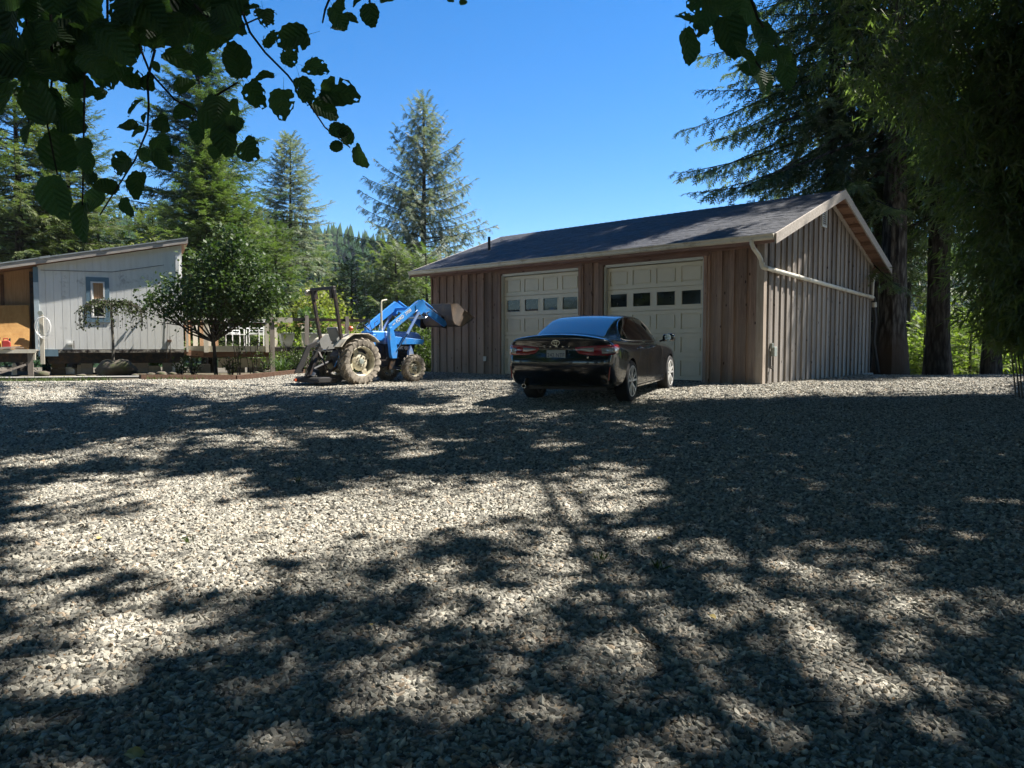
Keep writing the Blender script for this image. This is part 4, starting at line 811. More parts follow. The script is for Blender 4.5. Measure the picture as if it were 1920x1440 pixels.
for sx in (-1, 1):
    T_ = lambda s: np.interp(s, [0, .12, .5, .85, 1], [.885, .905, .925, .935, .925]); B_ = lambda s: np.interp(s, [0, .12, .35, .62, .85, 1], [.875, .80, .775, .775, .80, .89])
    tl = lamp('tail_lamp', MAT['tail_red'], sx, .02, .96, T_, B_, .006)
    lamp('lamp_insert', MAT['tail_clear'], sx, .10, .42, lambda s: T_(s) - .030, lambda s: B_(s) + .05, .012, tl, 12, 3)
    lamp('lamp_insert', MAT['tail_clear'], sx, .55, .90, lambda s: T_(s) - .040, lambda s: B_(s) + .020, .012, tl, 14, 4)
    # bumper corner vent
    h = BB.ray_cast(Vector((sx * .80, -2, .50)), Vector((0, 1, 0)))
    if h[0] is not None: MB().bar(h[0] + Vector((0, -.004, -.10)), h[0] + Vector((sx * .02, .0, .10)), .012, .02).build('reflector', MAT['red_lens'], car)
    ex = BB.ray_cast(Vector((sx * .62, -2, .34)), Vector((0, 1, 0)))
    if ex[0] is not None and sx < 0: MB().lathe([(-.06, .028), (-.06, .036), (.06, .036), (.06, .028)], 'y', (sx * .62, ex[0].y + .02, .28), 16).build('exhaust_tip', MAT['chrome'], car, smooth=True)
# boot lid seams, bumper line, lip spoiler
strip('boot_seam', MAT['black_plastic'], lambda t_: (lerp(-.74, .74, t_), -2, .715 - .0 * t_), 24, (0, 1, 0), .004, 0, (BB,))
hp_ = BB.ray_cast(Vector((0, -2, .78)), Vector((0, 1, 0)))[0]; py = hp_.y - .008
pl_ = MB().box(-.155, .155, py - .006, py + .004, .70, .855).build('number_plate', simple('number plate', (.42, .43, .42), rough=.4, var=.08, scale=12), car, bevel=.003)
MXZ = lambda x, y, z: basis((x, y, z), (1, 0, 0), (0, 0, 1))
text('plate_characters', '242 NTF', .085, simple('plate ink', (.03, .04, .09), rough=.5, var=.1), pl_, MXZ(0, py - .008, .775), .001, .92)
fr = MB(); 
for q in ((-.165, .165, .692, .70), (-.165, .165, .855, .863), (-.165, -.155, .70, .855), (.155, .165, .70, .855)): fr.box(q[0], q[1], py - .009, py + .004, q[2], q[3])
fr.build('plate_frame', MAT['black_plastic'], pl_); text('frame_lettering', 'Rental Services', .022, MAT['alloy'], pl_, MXZ(0, py - .011, .682), .001)
for k, ch in enumerate('CAMRY'): h = BB.ray_cast(Vector((-.20 + k * .10, -2, .905)), Vector((0, 1, 0))); text('badge_letter', ch, .034, MAT['chrome'], car, MXZ(-.20 + k * .10, h[0].y - .006, .905), .002, 1.3)
ey = BB.ray_cast(Vector((0, -2, .965)), Vector((0, 1, 0)))[0].y - .014; em = MB()
def oval(cx, cz, rx, rz, r_=.0045): return [(cx + rx * math.cos(a), ey, cz + rz * math.sin(a)) for a in np.linspace(0, 2 * math.pi, 33)]
em.tube(oval(0, .965, .064, .043), .0045, 6, False).tube(oval(0, .981, .043, .016), .0038, 6, False).tube(oval(0, .963, .019, .040), .0038, 6, False); em.build('emblem', MAT['chrome'], car, smooth=True)
h = BB.ray_cast(Vector((.52, -2, .745)), Vector((0, 1, 0))); text('badge_letter', 'SE', .03, MAT['chrome'], car, MXZ(.50, h[0].y - .006, .74), .002, 1.4)
MB().box(-.66, .66, -.6, 3.3, .21, .30).build('underbody', MAT['black_plastic'], car)
# wheels
def car_wheel(sx, y):
    o = empty('wheel', (0, 0, 0)); o.parent = car; o.location = (sx * .80, y, .335); s = sx
    tp = [(-.105, .248), (-.112, .275), (-.108, .315), (-.085, .333), (.085, .333), (.106, .315), (.112, .275), (.105, .248)]
    MB().lathe(tp, 'x', (0, 0, 0), 48).build('tyre', MAT['rubber'], o, smooth=True)
    tg = MB()
    for xx in (-.05, 0, .05): tg.lathe([(xx - .006, .3335), (xx - .006, .3345), (xx + .006, .3345), (xx + .006, .3335)], 'x', (0, 0, 0), 32)
    rim = MB().lathe([(s * -.10, .20), (s * -.10, .252), (s * .100, .252), (s * .108, .248), (s * .02, .225)], 'x', (0, 0, 0), 48).build('rim_barrel', MAT['alloy_dark'], o, smooth=True); MB().lathe([(s * .10, .236), (s * .10, .253), (s * .112, .250), (s * .112, .238)], 'x', (0, 0, 0), 48).build('rim', MAT['alloy'], o, smooth=True)
    MB().lathe([(s * .0, .001), (s * .0, .205), (s * .02, .205), (s * .02, .001)], 'x', (0, 0, 0), 32).build('brake_disc', MAT['alloy_dark'], o, smooth=True)
    sp_ = MB()
    for k in range(5):
        a = k * 2 * math.pi / 5 + .3
        for da in (-.16, .16):
            a0, a1 = a + da * .5, a + da * 1.55; p0 = (s * .085, .035 * math.cos(a0), .035 * math.sin(a0)); p1 = (s * .100, .240 * math.cos(a1), .240 * math.sin(a1)); sp_.bar(p0, p1, .034, .026, (1, 0, 0), .030, .022)
    sp_.lathe([(s * .05, .001), (s * .05, .05), (s * .092, .042), (s * .094, .001)], 'x', (0, 0, 0), 24); sp_.build('spokes', MAT['alloy'], o)
    return o
for y in (0, 2.825):
    for sx in (-1, 1): car_wheel(sx, y)

# ---------------------------------------------------------------- tractor
TTH = R(41.5); trac = empty('tractor', (-4.064, 17.837, -.136), -TTH, 'blue farm tractor with raised front loader bucket, roll bar and dusty cream wheels', 'tractor')
def prismx(prof, x0, x1, name, mat, bevel=.006, parent=None): return MB().prism(prof, 'x', x0, x1).build(name, MAT[mat], parent or trac, bevel=bevel)
def ag_tyre(x, y, R_, rim_r, w, lugs, lugh, s, rear=True):
    o = empty('wheel', (0, 0, 0)); o.parent = trac; o.location = (x, y, R_ + .0); h = w / 2
    prof = [(-h * .82, rim_r), (-h, rim_r + (R_ - rim_r) * .35), (-h * .96, R_ - .06), (-h * .75, R_ - lugh - .004), (0, R_ - lugh + .004), (h * .75, R_ - lugh - .004), (h * .96, R_ - .06), (h, rim_r + (R_ - rim_r) * .35), (h * .82, rim_r)]
    mb = MB().lathe(prof, 'x', (0, 0, 0), 56)
    for k in range(lugs):
        for sd in (-1, 1):
            a = 2 * math.pi * (k + (.5 if sd > 0 else 0)) / lugs; pts = []
            for q in range(5):
                t_ = q / 4; aa = a + (-.30 * (1 - t_)) * (1.0 if rear else 1.2); xx = sd * h * (1.02 * (1 - t_) - .02); rr = R_ - (.030 if q == 0 else .0); pts.append((xx, rr, aa))
            xx, rr, aa = pts[0]; pts.insert(0, (sd * h * 1.02, R_ - .12, aa - .035))
            wd = lugh * .75; vs = []; 
            for (xx, rr, aa) in pts:
                for dw, dr in ((-wd, -lugh - .02), (wd, -lugh - .02), (wd * .7, 0), (-wd * .7, 0)):
                    r2 = rr + dr; a2 = aa + dw / R_; vs.append((xx, r2 * math.cos(a2), r2 * math.sin(a2)))
            fs = [];  n_ = len(pts)
            for q in range(n_ - 1):
                for i in range(4): fs.append((q * 4 + i, q * 4 + (i + 1) % 4, (q + 1) * 4 + (i + 1) % 4, (q + 1) * 4 + i))
            fs += [(0, 1, 2, 3), tuple((n_ - 1) * 4 + i for i in range(4))]; mb.add(vs, fs)
    mb.build('tyre', MAT['dusty'], o, smooth=True)
    r_ = rim_r; MB().lathe([(s * h * .80, r_), (s * h * .84, r_ - .012), (s * h * .62, r_ - .030), (s * h * .1, r_ - .05), (-s * h * .75, r_ - .03), (-s * h * .80, r_)], 'x', (0, 0, 0), 48).build('rim', MAT['rim_cream'], o, smooth=True)
    dr = r_ * .62; dish = s * h * (.30 if rear else .42)
    MB().lathe([(dish, .001), (dish + s * .012, .02), (dish + s * .012, dr * .72), (dish - s * .03, dr), (dish - s * .045, dr), (dish - .01 * s, .001)], 'x', (0, 0, 0), 40).build('wheel_disc', MAT['rim_cream'], o, smooth=True)
    lg = MB()
    for k in range(4): a = k * math.pi / 2 + .5; ca, sa = math.cos(a), math.sin(a); lg.bar((dish - s * .03, dr * .95 * ca, dr * .95 * sa), (dish - s * .03, (r_ - .045) * ca, (r_ - .045) * sa), .14 if rear else .09, .012, (1, 0, 0))
    lg.build('rim_lugs', MAT['rim_cream'], o)
    MB().lathe([(dish, .001), (dish, .075 if rear else .05), (dish + s * .055, .06 if rear else .04), (dish + s * .06, .001)], 'x', (0, 0, 0), 20).build('hub', MAT['grey_box'], o, smooth=True)
    nb_ = MB(); nn = 8 if rear else 6
    for k in range(nn): a = k * 2 * math.pi / nn; q = dr * .52; nb_.lathe([(dish + s * .01, .001), (dish + s * .01, .016), (dish + s * .032, .014), (dish + s * .034, .001)], 'x', (0, q * math.cos(a), q * math.sin(a)), 6)
    nb_.build('wheel_nuts', MAT['dark_steel'], o); return o
for s in (1, -1):
    ag_tyre(s * .54, 0, .565, .365, .28, 19, .042, s); ag_tyre(s * .52, 1.70, .362, .225, .19, 17, .030, s, False)
prismx([(-.25, .42), (.3, .36), (1.2, .42), (2.05, .46), (2.05, .62), (1.1, .70), (1.05, .95), (.35, .98), (-.2, .92), (-.38, .7)], -.17, .17, 'transmission', 'engine', .02)
prismx([(1.05, .62), (2.0, .62), (2.05, 1.0), (1.1, 1.0)], -.20, .20, 'engine_block', 'engine', .02)
eg = MB(); r = random.Random(4)
for k in range(16): y, z = r.uniform(1.05, 2.0), r.uniform(.6, .98); sx = r.choice((-1, 1)); eg.bar((sx * .18, y, z), (sx * (.22 + .05 * r.random()), y + .03, z + .02), r.uniform(.05, .12), r.uniform(.04, .1))
eg.build('engine_parts', MAT['dark_steel'], trac, bevel=.004)
eh = MB(); eh.tube([(.2, 1.3, .95), (.3, 1.4, .8), (.24, 1.55, .66), (.24, 1.3, .60)], .014, 6).tube([(.22, 1.6, .9), (.30, 1.7, .75), (.28, 1.62, .55)], .016, 6).tube([(.1, 1.2, 1.0), (.28, 1.15, .9), (.3, 1.0, .6)], .012, 6); eh.build('hoses', MAT['black_plastic'], trac, smooth=True)
MB().tube([(-.48, 1.7, .362), (.48, 1.7, .362)], .05, 10).build('front_axle', MAT['engine'], trac, smooth=True); MB().tube([(-.45, 0, .565), (.45, 0, .565)], .09, 12).build('rear_axle', MAT['engine'], trac, smooth=True); MB().tube([(-.42, 1.62, .32), (.42, 1.62, .32)], .018, 6).build('tie_rod', MAT['chrome'], trac, smooth=True)
MB().box(-.11, .11, 1.95, 2.3, .40, .70).build('front_bolster', MAT['engine'], trac, bevel=.01)
for s in (-1, 1): MB().prism([(1.62, .66), (1.82, .66), (1.76, .84), (1.70, .95), (1.64, .80)], 'x', s * .36, s * .44).build('king_pin_bracket', MAT['blue_l'], trac, bevel=.006)
# hood, nose, dash
hv = [(1.02, .98), (2.12, .98), (2.22, 1.02), (2.25, 1.12), (2.23, 1.22), (2.14, 1.285), (1.9, 1.305), (1.02, 1.31)]
hd = MB().prism(hv, 'x', -.23, .23).build('bonnet', MAT['blue_l'], trac, bevel=.035)
text('model_number', '1710', .085, MAT['white'], hd, basis((.2335, 1.42, 1.20), (0, 1, 0), (0, 0, 1)), .001, 1.1, .001)
MB().box(.2305, .2330, 1.30, 1.56, 1.135, 1.15).box(.2305, .2330, 1.30, 1.56, 1.25, 1.26).build('decal_stripe', MAT['white'], hd)
MB().box(-.20, .20, 2.245, 2.262, 1.02, 1.20).build('grille', MAT['black_plastic'], hd)
MB().box(-.24, .24, .62, 1.02, 1.05, 1.31).build('dash_panel', MAT['blue'], trac, bevel=.03); MB().prism([(.55, .62), (.62, .62), (.66, 1.22), (.56, 1.22)], 'x', -.34, .34).build('step_guard', MAT['blue'], trac, bevel=.01)
MB().box(-.46, .46, .2, .95, .56, .60).build('footplate', MAT['dark_steel'], trac)
sw = MB().tube([(.0, .80, 1.25), (0, .55, 1.46)], .018, 8).build('steering_column', MAT['black_plastic'], trac, smooth=True)
cen = Vector((0, .53, 1.475)); ax = Vector((0, -.6, .8)).normalized(); u_ = Vector((1, 0, 0)); v_ = ax.cross(u_); wt_ = MB().tube([cen + (u_ * math.cos(a) + v_ * math.sin(a)) * .19 for a in np.linspace(0, 2 * math.pi, 25)], .014, 7, False)
for a in (0.5, 2.6, 4.7): wt_.bar(cen, cen + (u_ * math.cos(a) + v_ * math.sin(a)) * .18, .02, .008)
wt_.build('steering_wheel', MAT['black_plastic'], trac, smooth=True)
lv = MB().tube([(.28, .7, 1.3), (.33, .62, 1.5), (.34, .72, 1.56)], .010, 6).tube([(.28, .8, 1.3), (.36, .76, 1.46)], .010, 6).tube([(.2, .66, 1.3), (.2, .55, 1.52), (.24, .5, 1.58)], .009, 6).build('levers', MAT['chrome'], trac, smooth=True)
MB().tube([(.12, 1.0, 1.30), (.12, 1.0, 2.03), (.12, 1.03, 2.08), (.12, 1.18, 2.11)], [.035, .022, .022, .020], 12).build('exhaust_stack', MAT['rim_cream'], trac, smooth=True)
# fenders
for s in (-1, 1):
    a0 = [R(x) for x in (150, 130, 110, 92, 74, 58, 42)]; vs = []; Rf = .70
    op = [(Rf * math.cos(a), .565 + Rf * math.sin(a)) for a in a0]; ip = [((Rf - .02) * math.cos(a), .565 + (Rf - .02) * math.sin(a)) for a in a0][::-1]
    fl = [(y, min(z, 1.235)) for y, z in op]; fi = [(y, min(z, 1.215)) for y, z in ip]
    f_ = MB().prism(fl + fi, 'x', s * .34, s * .66).build('fender', MAT['fender'], trac, bevel=.004)
    MB().prism([(-.60, .93), (-.45, .80), (.45, .80), (.50, 1.10), (.35, 1.22), (-.35, 1.22), (-.5, 1.1)], 'x', s * .325, s * .345).build('fender_side', MAT['seat'], f_, bevel=.003)
lm = MB().lathe([(-.035, .001), (-.035, .05), (-.015, .06), (.03, .06), (.04, .045), (.045, .001)], 'y', (.50, -.22, 1.345), 18).build('warning_lamp', MAT['orange'], trac, smooth=True); MB().tube([(.50, -.22, 1.23), (.50, -.22, 1.30)], .012, 6).build('lamp_stem', MAT['dark_steel'], lm)
# seat
MB().prism([(-.30, .98), (.12, .98), (.16, 1.06), (.10, 1.08), (-.25, 1.06)], 'x', -.22, .22).build('seat_cushion', MAT['seat'], trac, bevel=.025)
MB().prism([(-.30, 1.04), (-.22, 1.06), (-.33, 1.36), (-.38, 1.40), (-.43, 1.36)], 'x', -.21, .21).build('seat_back', MAT['seat'], trac, bevel=.025)
MB().box(-.12, .12, -.25, .1, .9, .98).build('seat_base', MAT['dark_steel'], trac)
# roll bar
for s in (-1, 1):
    MB().bar((s * .42, -.38, .80), (s * .45, -.64, 2.26), .07, .075, (0, 1, 0)).build('roll_bar_post', MAT['dark_steel'], trac, bevel=.008)
    MB().prism([(-.60, 2.28), (-.68, 2.28), (-.66, 2.05), (-.56, 2.05)], 'x', s * .40, s * .30).build('gusset', MAT['dark_steel'], trac)
    MB().box(s * .36, s * .50, -.50, -.28, .70, .86).build('roll_bar_foot', MAT['dark_steel'], trac, bevel=.01)
MB().bar((-.48, -.645, 2.29), (.48, -.645, 2.29), .085, .075).build('roll_bar_top', MAT['dark_steel'], trac, bevel=.01)
wl = MB().lathe([(-.05, .001), (-.05, .055), (.02, .075), (.04, .07), (.045, .001)], 'y', (-.55, -.70, 2.22), 18).build('work_lamp', MAT['fender'], trac, smooth=True); MB().bar((-.55, -.66, 2.2), (-.45, -.645, 2.26), .03, .03).build('lamp_bracket', MAT['dark_steel'], wl)
# loader
for s in (-1, 1):
    xa, xb = (s * .44, s * .50)
    tw = [(1.02, 1.42), (.94, 1.38), (.93, 1.15), (.98, .72), (1.02, .62), (1.16, .62), (1.19, .80), (1.14, 1.10), (1.08, 1.30)]
    prismx(tw, s * .42, s * .53, 'loader_tower', 'blue', .008); prismx([(1.0, .62), (1.15, .62), (1.12, .50), (1.02, .34), (.93, .34), (.94, .42)], s * .43, s * .50, 'tower_foot', 'dark_steel')
    prismx([(1.12, 1.18), (2.16, 1.10), (2.18, 1.04), (2.10, .98), (1.15, .97)], s * .30, s * .42, 'loader_frame', 'blue', .008)
    MB().tube([(s * .36, 2.17, .96), (s * .36, 2.19, 1.18)], .014, 6).build('guard_pin', MAT['chrome'], trac)
    arm = prismx([(.93, 1.36), (1.00, 1.30), (1.08, 1.32), (1.86, 1.84), (1.98, 1.78), (2.03, 1.86), (2.84, 1.45), (2.92, 1.50), (2.90, 1.60), (2.06, 2.06), (1.93, 2.12), (1.82, 2.06), (.94, 1.46)], xa, xb, 'loader_arm', 'blue', .008)
    prismx([(1.80, 1.98), (1.92, 2.13), (2.12, 2.08), (2.18, 1.92), (2.02, 1.76), (1.92, 1.74), (1.84, 1.80)], s * .50 + .001 * s, s * .515, 'knee_plate', 'blue', .003)
    if s > 0:
        A = Vector((.503, 1.0, 1.385)); d = Vector((0, .84, .555)).normalized(); up = Vector((0, -d.z, d.y))
        text('loader_lettering', 'FORD  770B', .115, MAT['white'], arm, basis(A + d * .52 + up * .035, d, up), .001, .98, .0015); text('loader_lettering', 'NEW', .045, MAT['white'], arm, basis(A + d * .13 + up * .03, d, up), .001, 1.0, .001)
    xc = s * .47
    MB().tube([(xc + s * .07, 1.88, 1.80), (xc + s * .07, 1.49, 1.24)], .038, 12).build('lift_cylinder', MAT['blue_l'], trac, smooth=True); MB().tube([(xc + s * .07, 1.49, 1.24), (xc + s * .07, 1.17, .84)], .017, 10).build('cylinder_rod', MAT['chrome'], trac, smooth=True)
    MB().tube([(s * .47, 2.05, 2.13), (s * .47, 2.42, 1.93)], .030, 10).build('bucket_cylinder', MAT['blue'], trac, smooth=True); MB().tube([(s * .47, 2.42, 1.93), (s * .47, 2.86, 1.68)], .016, 8).build('cylinder_rod', MAT['chrome'], trac, smooth=True)
    MB().prism([(2.78, 1.44), (2.96, 1.40), (3.02, 1.56), (2.92, 1.80), (2.80, 1.72)], 'x', s * .40, s * .44).build('bucket_bracket', MAT['dark_steel'], trac, bevel=.004)
    MB().tube([(s * .53, 1.9, 1.82), (s * .55, 2.0, 1.70), (s * .55, 2.1, 1.66), (s * .54, 2.18, 1.72), (s * .52, 2.16, 1.80), (s * .50, 2.3, 1.84)], .011, 6).tube([(s * .52, 1.86, 1.86), (s * .56, 1.75, 1.80), (s * .54, 1.7, 1.68)], .010, 6).build('hydraulic_hose', MAT['chrome'], trac, smooth=True)
MB().tube([(-.47, 1.95, 1.92), (.47, 1.95, 1.92)], .045, 12).build('cross_tube', MAT['blue'], trac, smooth=True); MB().tube([(-.44, 2.25, 1.68), (.44, 2.25, 1.68)], .03, 10).build('cross_tube', MAT['grey_box'], trac, smooth=True)
bk = [(2.80, 2.05), (2.86, 1.62), (2.94, 1.50), (3.10, 1.46), (3.24, 1.46), (3.62, 1.64), (3.68, 1.72)]; inn = [(3.66, 1.735), (3.60, 1.67), (3.23, 1.49), (3.11, 1.49), (2.96, 1.53), (2.89, 1.63), (2.83, 2.05)]
bu_ = MB().prism(bk + inn, 'x', -.76, .76).build('bucket', MAT['bucket_in'], trac)
for s in (-1, 1): MB().prism([(2.80, 2.05), (3.06, 2.075), (3.36, 1.87), (3.62, 1.70), (3.24, 1.47), (3.09, 1.475), (2.95, 1.52), (2.88, 1.62)], 'x', s * .762, s * .775).build('bucket_side', MAT['bucket'], bu_); MB().bar((s * .785, 3.30, 1.90), (s * .785, 3.66, 1.70), .02, .075, (1, 0, 0)).build('side_cutter', MAT['bucket'], bu_)
MB().bar((-.76, 2.80, 2.06), (.76, 2.80, 2.06), .05, .03).build('bucket_rim', MAT['bucket'], bu_)
# rear implement (rotary mower) on the three point hitch
mow = empty('rear_mower', (0, 0, 0)); mow.parent = trac; mow.name = 'rear_mower'
MB().prism([(-1.14, .08), (-.62, .08), (-.60, .18), (-.70, .21), (-1.08, .21), (-1.13, .15)], 'x', -.50, .50).build('mower_deck', MAT['rubber'], mow, bevel=.02)
MB().lathe([(-.02, .001), (-.02, .17), (.12, .13), (.16, .001)], 'z', (0, -.95, .26), 20).build('gearbox', MAT['engine'], mow, smooth=True)
for s in (-1, 1):
    MB().bar((s * .30, -.35, .52), (s * .38, -.78, .30), .03, .06).build('lift_arm', MAT['dark_steel'], mow); MB().bar((s * .40, -.75, .28), (s * .06, -.82, .82), .05, .012).build('hitch_frame', MAT['dark_steel'], mow); MB().bar((s * .05, -.82, .80), (s * .26, -1.18, .26), .04, .012).build('brace_strap', MAT['dark_steel'], mow)
    MB().tube([(s * .30, -.30, .92), (s * .34, -.60, .38)], .014, 6).build('lift_rod', MAT['chrome'], mow)
MB().tube([(0, -.30, .85), (0, -.82, .82)], .022, 8).build('top_link', MAT['chrome'], mow, smooth=True); MB().tube([(0, -.42, .58), (0, -.93, .38)], .045, 10).build('drive_shaft', MAT['black_plastic'], mow, smooth=True)
MB().prism([(-1.30, .30), (-1.12, .62), (-.95, .95), (-.70, 1.05), (-.62, .98), (-.86, .86), (-.98, .60), (-1.08, .30)], 'x', -.25, -.20).build('boom', MAT['rubber'], mow, bevel=.01); MB().prism([(-1.22, .22), (-1.05, .55), (-.80, .92), (-.70, .88), (-.92, .50), (-1.02, .22)], 'x', .04, .08).build('boom', MAT['rubber'], mow, bevel=.01)
MB().box(-.44, -.37, -1.19, -1.145, .10, .16).build('reflector', MAT['orange'], mow)
# ---------------------------------------------------------------- vegetation helpers
def frames(fwd, upish):
    f = fwd / np.linalg.norm(fwd, axis=1, keepdims=True); s = np.cross(f, upish); s /= np.maximum(np.linalg.norm(s, axis=1, keepdims=True), 1e-6); u = np.cross(s, f); return f, s, u
def scatter(TV, TF, pos, fwd, upish, scale):
    pos = np.asarray(pos, float); f, s, u = frames(np.asarray(fwd, float), np.asarray(upish, float)); sc = np.asarray(scale, float)[:, None, None]
    V = pos[:, None] + sc * (TV[None, :, 0:1] * f[:, None] + TV[None, :, 1:2] * s[:, None] + TV[None, :, 2:3] * u[:, None])
    n = len(pos); F = TF[None] + (np.arange(n) * len(TV))[:, None, None]
    return V.reshape(-1, 3), F.reshape(-1, TF.shape[1])
def spray_template(n=8, w=.045, spread=.30, seed=0):
    r = np.random.default_rng(seed); v = [(0, -.012, 0), (0, .012, 0), (1.0, 0, -.03)]; f = [(0, 1, 2)]
    for i in range(n):
        s = .05 + .85 * i / n; sd = 1 if i % 2 else -1; L = spread * (1.05 - .5 * s) * r.uniform(.8, 1.2); b = len(v)
        v += [(s - w, 0, 0), (s + w, 0, 0), (s + L * .75, sd * L * .8, r.uniform(-.08, .05))]; f.append((b, b + 1, b + 2))
    return np.array(v, float), np.array(f)
SPRAY = spray_template(7, .10, .40)
LEAF = (np.array([(0, 0, 0), (.45, .32, .05), (1, 0, -.03), (.5, -.32, .05), (.5, 0, -.02)], float), np.array([(0, 4, 1), (1, 4, 2), (2, 4, 3), (3, 4, 0)]))
LEAF2 = (np.array([(0, 0, 0), (.45, .33, .06), (1, 0, 0), (.5, -.33, -.04)], float), np.array([(0, 3, 1), (1, 3, 2)]))
BLADE = (np.array([(0, 0, 0), (.35, .075, .01), (1, 0, -.12), (.35, -.075, .01)], float), np.array([(0, 3, 1), (1, 3, 2)]))

def trunk_mesh(name, pts, radii, mat, parent, n=14, rough=.0, seed=0, seg=1):
    pts = [Vector(p) for p in pts]
    if seg > 1:
        np_, nr = [], []
        for i in range(len(pts) - 1):
            for k in range(seg): t_ = k / seg; np_.append(pts[i].lerp(pts[i + 1], t_)); nr.append(radii[i] * (1 - t_) + radii[i + 1] * t_)
        np_.append(pts[-1]); nr.append(radii[-1]); pts, radii = np_, nr
    mb = MB().tube(pts, list(radii), n)
    if rough:
        r = random.Random(seed); out = []
        for i, v in enumerate(mb.v):
            k = i // n; c = pts[min(k, len(pts) - 1)]; a = i % n; d = Vector(v) - c; q = 1 + rough * (noise.noise(Vector((a * .9, c.z * .5, seed))) * 1.2 + .8 * (noise.noise(Vector((a * 2.7, c.z * 1.3, seed + 5))))); out.append(tuple(c + d * q))
        mb.v = out
    return mb.build(name, mat, parent, smooth=True)

def conifer(label, x, y, H, rad, z0, nb, seed, fol, trunk_r=.2, low=-20, high=35, tip=18, twig=.55, sp=.26, dens=7, group=None, az=None, prof=None, base=None, hang=.25, tmpl=None, bark='bark2', name='fir_tree', lean=0, cat='conifer', trough=0, hmin=None, lf=None):
    r = np.random.default_rng(seed); zb = g(x, y) - .1 if base is None else base; sp = sp * 1.22; dens = dens * 1.3; nb = int(nb * 1.15)
    root = empty(name, (x, y, zb), 0, label, cat, group); H = H + (CAM_Z - CAM_Z)
    tr_pts = [(lean * t_ * H + .04 * H * .1 * math.sin(t_ * 5 + seed), .0, H * t_) for t_ in np.linspace(0, 1, 12)]
    rad_t = [trunk_r * (1.35 if k == 0 else 1) * (1 - .93 * (k / 11)) + .012 for k in range(12)]
    trunk_mesh('trunk', tr_pts, rad_t, MAT[bark], root, n=22 if trough else 10, rough=trough, seed=seed, seg=5 if trough else 1)
    limbs = MB(); P_, Fw, Up, S = [], [], [], []
    for i in range(nb):
        t_ = ((i + r.uniform(0, .8)) / nb) ** .9; h = z0 + (H - z0) * t_; pr_ = prof(t_) if prof else (1 - t_) ** .8
        L = rad * pr_ * r.uniform(.7, 1.12) + .12; a = (i * 2.39996 + r.uniform(-.4, .4))
        if az is not None:
            w = az(a % (2 * math.pi), t_)
            if w <= 0: continue
            L *= w
        if lf: L = lf(a % (2 * math.pi), h, L)
        e = R(low + (high - low) * t_ + r.uniform(-7, 7)); ns = 9; d = np.array([math.cos(a), math.sin(a), 0]); pts = [np.array([lean * h, 0, h])]
        for k in range(ns):
            ee = e + R(tip) * (k / ns) ** 1.5 - R(6) * math.sin(k / ns * 3); pts.append(pts[-1] + (d * math.cos(ee) + np.array([0, 0, math.sin(ee)])) * L / ns)
        pts = np.array(pts); br = max(.008, trunk_r * .16 * (L / max(rad, .1)) ** .8)
        limbs.tube([tuple(p) for p in pts[::2]] + ([] if (len(pts) - 1) % 2 == 0 else [tuple(pts[-1])]), [br * (1 - .85 * k / 5) for k in range(len(pts[::2]) + (0 if (len(pts) - 1) % 2 == 0 else 1))], 4, cap=False)
        m_ = max(4, int(L * dens)); side = np.array([-d[1], d[0], 0])
        for q in range(m_):
            s_ = .12 + .88 * (q + r.random()) / m_; s_ = min(s_, .999); k = int(s_ * ns); fr_ = s_ * ns - k; p0 = pts[k] * (1 - fr_) + pts[k + 1] * fr_; ax = pts[k + 1] - pts[k]; ax = ax / np.linalg.norm(ax)
            sgn = 1 if (q % 2) else -1; lt = twig * L ** .55 * (1.08 - s_) * r.uniform(.5, 1.15) + sp * .5
            dr_ = ax * r.uniform(.45, .85) + side * sgn * r.uniform(.5, .9) + np.array([0, 0, -hang * r.uniform(.4, 1.6) + .05]); dr_ /= np.linalg.norm(dr_)
            nn = max(1, int(lt / (sp * .62)))
            for w in range(nn):
                dd = dr_ + r.normal(0, .22, 3) + np.array([0, 0, -hang * .35 * w / nn]); P_.append(p0 + dr_ * (w * sp * .62) + np.array([0, 0, -.5 * hang * (w * sp) ** 2])); Fw.append(dd); Up.append((r.normal(0, .3), r.normal(0, .3), 1)); S.append(sp * r.uniform(.75, 1.25))
        P_.append(pts[-2]); Fw.append(pts[-1] - pts[-2]); Up.append((0, 0, 1)); S.append(sp * 1.3)
    # leader
    P_.append(np.array([lean * H, 0, H - sp])); Fw.append((0, 0.05, 1)); Up.append((1, 0, 0)); S.append(sp * 1.5)
    T = tmpl or SPRAY; V, F = scatter(T[0], T[1], np.array(P_), np.array(Fw), np.array(Up), np.array(S))
    limbs.build('branches', MAT[bark], root); link_mesh('crown', np_mesh('crown', V, F), FOL[fol], root)
    return root, len(F)

